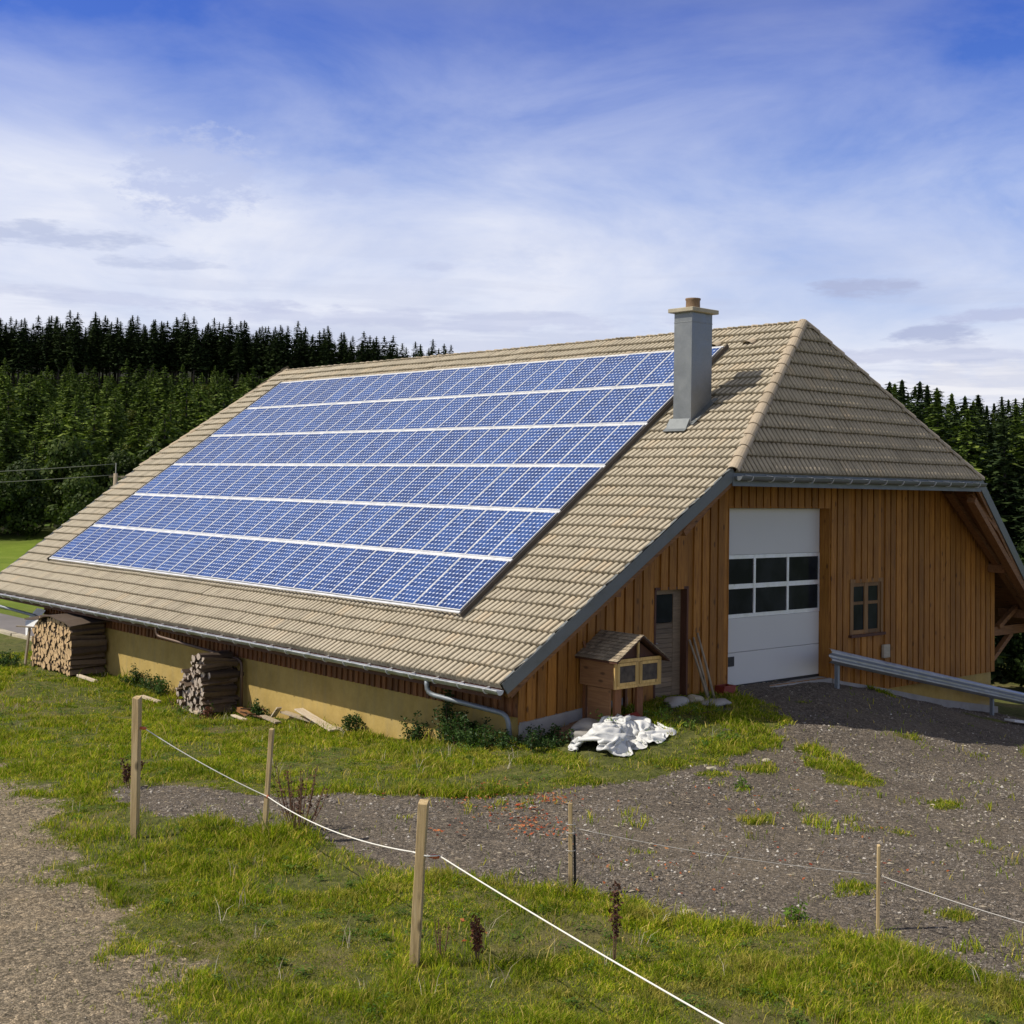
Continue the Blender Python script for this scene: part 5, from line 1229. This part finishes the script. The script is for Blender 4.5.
class Kind:
    def __init__(s, protos): s.p = protos; s.used = [False]*len(protos)
    def put(s, x, y, sc, label, cat, group, rr, sz=1.):
        k = rr.randrange(len(s.p)); o = s.p[k]
        if s.used[k]: o = copy_tree(o)
        s.used[k] = True
        o.location = (x, y, float(ground(np.array([x]), np.array([y]))[0])); o.rotation_euler = (rr.gauss(0, .012), rr.gauss(0, .012), rr.uniform(0, 6.28)); o.scale = (sc*sz, sc*sz, sc)
        return tag(o, label, cat, group)
tallk = Kind([make_spruce('spruce_tree', 400+i, 20, z, r_, 34, 9, 'spruce', .21) for i, (z, r_) in enumerate(((7.5, 2.3), (6., 2.7), (8.5, 2.1), (6.8, 2.5)))])
rr = random.Random(91)
# tall stand on the ridge: front edge first so bare trunks show
n = 0; cells = []
for row, D0 in enumerate((338, 345, 354, 366)):
    u = -.405
    while u < -.02:
        cells.append((D0+rr.uniform(-3, 3), u+rr.uniform(-.003, .003), row)); u += .0052+.0006*row+rr.uniform(0, .0030)
for D, u, row in cells:
    x, y = wpos(D, u)
    tallk.put(x, y, rr.uniform(.84, 1.04)*(1.0 if row else .95), 'tall dark spruce with a bare lower trunk in the stand on the left ridge', 'spruce', 'tall spruces in the stand on the left ridge', rr, 1.45); n += 1
print('stand', n)
youngk = Kind([make_spruce('young_conifer', 500+i, 9, .4, r_, 26, 9, 'young', .12) for i, r_ in enumerate((2.2, 2.6, 1.9, 2.4))])
n = 0
for row in range(12):
    D0 = 128+row*16.5; u = -.405+rr.uniform(0, .01)
    while u < .02:
        D = D0+rr.uniform(-6, 6); x, y = wpos(D, u); sc = rr.uniform(.7, 1.3)*(1.05 if row < 8 else .9)
        if rr.random() < .95:
            youngk.put(x, y, sc, 'young conifer in the mixed plantation covering the left hillside', 'conifer', 'young conifers on the left hillside', rr, 1.25); n += 1
        u += (4.3+row*.36)/D*rr.uniform(.75, 1.25)
print('young', n)
bk = Kind([make_broad('broadleaf_tree', 600+i, 9.5, 4.6, 10000, 'broad', 26) for i in range(3)])
yk = Kind([make_broad('broadleaf_tree', 620+i, 8.5, 3.6, 8000, 'yellowing', 20) for i in range(2)])
n = 0
for row, (D0, s_) in enumerate(((116, .62), (123, .72))):
    u = -.43
    while u < -.10:
        D = D0+rr.uniform(-3, 3); x, y = wpos(D, u)
        bk.put(x, y, s_*rr.uniform(.72, 1.15), 'dark green broadleaf tree at the foot of the left hillside behind the meadow', 'tree', 'broadleaf trees behind the left meadow', rr); n += 1
        u += 4.6/D*rr.uniform(.8, 1.2)
for D, u, s_ in [(150,-.385,1),(156,-.33,.9),(170,-.30,1.05),(176,-.245,.9),(196,-.225,1.1),(205,-.27,.9),(230,-.235,1.2),(236,-.36,1.),(250,-.20,1.2),(262,-.215,1.1),(285,-.30,1.1),(215,-.185,1.),(300,-.18,1.2),(180,-.36,.9),(150,-.27,.8),(160,-.21,1.)]:
    x, y = wpos(D, u); yk.put(x, y, s_*rr.uniform(.55, .8), 'lighter yellow-green tree among the dark conifers on the left hillside', 'tree', 'yellow-green trees on the left hillside', rr); n += 1
print('broad', n)
nb_ = Kind([make_broad('broadleaf_tree', 640+i, 9, 4.2, 24000, 'darkbroad', 26) for i in range(2)])
rk = Kind([make_spruce('spruce_tree', 700+i, 14, .6, r_, 44, 11, 'spruce' if i < 3 else 'young', .17) for i, r_ in enumerate((2.3, 2.7, 2.1, 2.5, 2.3))])
n = 0
for row, D0 in enumerate((64, 72, 81, 91, 102, 115, 130, 148, 168, 190)):
    u = .295
    while u < .455:
        D = D0+rr.uniform(-2.5, 2.5); x, y = wpos(D, u); gzv = float(ground(np.array([x]), np.array([y]))[0])
        tgt = (.083*D+3.4-gzv) - max(0, (u-.31))*D*.13
        tgt *= rr.uniform(.84, 1.06)
        rk.put(x, y, tgt/14, 'dark spruce in the dense forest edge behind the right end of the barn', 'spruce', 'spruces behind the right end of the barn', rr, 1.45); n += 1
        u += (1.5+.12*row)/D*rr.uniform(.75, 1.25)
print('right', n)
for row, D0 in enumerate((43, 47, 52, 58)):
    u = .365
    while u < .50:
        D = D0+rr.uniform(-1.5, 1.5); x, y = wpos(D, u); 
        if rr.random() < .4: nb_.put(x, y, rr.uniform(.55, .8)*(.8+.1*row), 'dark leafy tree standing close behind the right eave of the barn', 'tree', 'leafy trees close behind the right eave', rr)
        else: rk.put(x, y, rr.uniform(.42, .56)*(.9+.1*row), 'small dark spruce close behind the right eave of the barn', 'spruce', 'small spruces close behind the right eave', rr, 1.5)
        u += 3.0/D*rr.uniform(.8, 1.2)
# forest undergrowth so that no bare slope shows between the trees
N = 26000; Dd = rng.uniform(112, 380, N); uu = rng.uniform(-.44, .06, N); xs, ys = CX+Dd*FX+Dd*uu*FY, CY+Dd*FY-Dd*uu*FX
N2 = 6000; D2 = rng.uniform(60, 200, N2); u2 = rng.uniform(.25, .52, N2); xs = np.concatenate([xs, CX+D2*FX+D2*u2*FY]); ys = np.concatenate([ys, CY+D2*FY-D2*u2*FX])
zs = ground(xs, ys); n = len(xs); hgt = rng.uniform(.5, 2.6, n); hgt = np.where(np.concatenate([Dd, D2]) > 325, hgt*.5, hgt)
c = np.stack([xs, ys, zs+hgt*rng.random(n)], -1); a = rng.normal(size=(n, 3)); a /= np.linalg.norm(a, axis=1)[:, None]; b = np.cross(a, rng.normal(size=(n, 3))); b /= np.linalg.norm(b, axis=1)[:, None]
s_ = (rng.uniform(.35, .9, n)*np.clip(np.concatenate([Dd, D2])/300, .2, 1))[:, None]; v, f = quads(c, a*s_, b*s_*.6)
tag(fast('undergrowth', v, [f], M['young']), 'dense dark undergrowth between the trees of the hillside', 'undergrowth', kind='stuff')

# ------------------------------------------------------------------ light and sky
SUN = Vector((-.60, .34, .78)).normalized()
sd = bpy.data.lights.new('sun', 'SUN'); sd.energy = 4.5; sd.angle = R(.53); sd.color = (1., .93, .82)
so = bpy.data.objects.new('sun', sd); col.objects.link(so); so.rotation_euler = SUN.to_track_quat('Z', 'Y').to_euler(); so.location = (-20, 10, 25)
W_ = bpy.data.worlds.new('World'); scene.world = W_; W_.use_nodes = True; nt = W_.node_tree
bg = nt.nodes['Background']; sky = nt.nodes.new('ShaderNodeTexSky'); sky.sky_type = 'NISHITA'; sky.sun_disc = False
sky.sun_elevation = math.asin(SUN.z); sky.sun_rotation = math.atan2(SUN.x, SUN.y) % (2*math.pi); sky.altitude = 800; sky.air_density = 1.0; sky.dust_density = .4; sky.ozone_density = 3.0
class WT(NT):
    def __init__(s): s.t = nt
w = WT()
tc = w.n('ShaderNodeTexCoord'); sp = w.n('ShaderNodeSeparateXYZ'); w.l(tc.outputs['Generated'], sp.inputs[0]); el = sp.outputs[2]
# clouds live on a plane overhead: direction / elevation
az = w.math('ARCTAN2', sp.outputs[0], sp.outputs[1])
def cvec(sa, se, oz=0.):
    c = w.n('ShaderNodeCombineXYZ'); w.l(w.math('MULTIPLY', az, sa), c.inputs[0]); w.l(w.math('MULTIPLY', el, se), c.inputs[1]); c.inputs[2].default_value = oz; return c.outputs[0]
SK = globals().get('SKY', {})
tint = w.ramp(el, [(0., (.95, .95, 1.12)), (.10, (.80, .88, 1.18)), (.22, (.72, .92, 1.48)), (.34, (.52, .70, 1.46)), (.42, (.55, .68, 1.2)), (.6, (.85, .9, 1.0))])
base = w.mix(1., sky.outputs[0], tint, 'MULTIPLY')
v1 = w.noise(cvec(3.6, 9.0, 1.3), 1.25, 8, .58, dist=.35)
thr = w.ramp(el, [(0., .95), (.13, .97), (.18, .84), (.22, .55), (.27, .27), (.33, .04), (.5, .55), (.8, .8)])
veil = w.math('ADD', w.math('ADD', thr, w.math('MULTIPLY', w.math('SUBTRACT', .70, az), w.ramp(el, [(.08, 0.), (.15, .7), (.22, .7), (.28, .0)]))), w.math('MULTIPLY', w.math('SUBTRACT', v1, .5), w.ramp(el, [(0, 1.2), (.2, 1.6), (.28, 1.1), (.36, .6)]))); veil = w.n('ShaderNodeClamp', i_0=0.) if False else w.math('MINIMUM', w.math('MAXIMUM', veil, 0.), 1.)
vcol = w.ramp(el, [(0., (.86, .88, .98)), (.22, (.86, .89, 1.0)), (.30, (.76, .80, .98)), (.42, (.44, .43, .41)), (.7, (.37, .35, .31))])  # overhead, out of view: dim warm cloud added to neutralise the fill in shade
c_ = w.mix(w.math('MULTIPLY', veil, .95), base, w.mix(1., vcol, (9.6, 9.6, 9.6), 'MULTIPLY'))
v4 = w.noise(cvec(9., 20., 6.2), 1.1, 7, .6, dist=.3)
mid = w.math('MULTIPLY', w.ramp(v4, [(.55, 0.), (.66, 1.)]), w.ramp(el, [(.13, 0.), (.17, .8), (.23, .5), (.27, 0.)]))
c_ = w.mix(w.math('MULTIPLY', mid, .45), c_, (5.2, 6.0, 8.4))
nb1 = w.noise(cvec(16., 60., 3.3), 1.6, 6, .62); nb2 = w.noise(cvec(30., 60., 9.3), 1.4, 6, .65)
for a0, e0, ra, re, st, cc, nz in ((.385, .172, .085, .010, .75, (5.0, 5.6, 7.6), nb1), (.478, .158, .050, .006, .6, (5.0, 5.6, 7.6), nb1), (.500, .222, .060, .034, .75, (5.0, 5.7, 8.2), nb2), (.614, .2226, .034, .011, .75, (4.6, 5.4, 8.2), nb2), (.684, .165, .020, .005, .4, (5.2, 5.7, 7.8), nb1),
        (1.003, .1494, .040, .008, .8, (4.2, 4.7, 6.8), nb1), (1.059, .1139, .036, .008, .75, (4.2, 4.7, 6.8), nb1), (1.11, .127, .06, .006, .6, (4.6, 5.0, 7.2), nb1), (.69, .124, .22, .009, .5, (5.4, 5.8, 7.8), nb1), (1.05, .099, .10, .006, .5, (5.0, 5.4, 7.4), nb1), (1.09, .078, .07, .018, .7, (9.0, 8.9, 9.2), nb2), (.45, .130, .16, .006, .45, (5.4, 5.8, 7.8), nb1)):
    dd = w.math('ADD', w.math('POWER', w.math('DIVIDE', w.math('SUBTRACT', az, a0), ra), 2.), w.math('POWER', w.math('DIVIDE', w.math('SUBTRACT', el, e0), re), 2.))
    mk = w.ramp(w.math('ADD', dd, w.math('MULTIPLY', w.math('SUBTRACT', nz, .5), 4.5)), [(.15, 1.), (1., 0.)])
    c_ = w.mix(w.math('MULTIPLY', mk, st), c_, cc)
v2 = w.noise(cvec(4.0, 44., 12.7), 1.35, 7, .56, dist=.3)
lowb = w.ramp(el, [(.0, 1.), (.105, .9), (.16, .25), (.21, 0.)])
dk = w.math('MULTIPLY', w.ramp(v2, [(.50, 0.), (.60, 1.)]), lowb)
c_ = w.mix(w.math('MULTIPLY', dk, .5), c_, (5.0, 5.5, 7.4))
v3 = w.noise(cvec(13., 42., 8.1), 1.6, 8, .62, dist=.5)
pf = w.math('MULTIPLY', w.ramp(v3, [(.56, 0.), (.68, 1.)]), w.ramp(el, [(.0, .9), (.08, .7), (.11, 0.)]))
c_ = w.mix(w.math('MULTIPLY', pf, .6), c_, (8.6, 8.6, 9.0))
w.l(c_, bg.inputs[0]); bg.inputs[1].default_value = .10
scene.view_settings.view_transform = 'Standard'; scene.view_settings.look = 'None'; scene.view_settings.exposure = 0; scene.view_settings.gamma = 1
scene.render.engine = 'CYCLES'; scene.cycles.max_bounces = 6; scene.cycles.diffuse_bounces = 3; scene.cycles.glossy_bounces = 3; scene.cycles.transparent_max_bounces = 4
scene.cycles.use_denoising = True
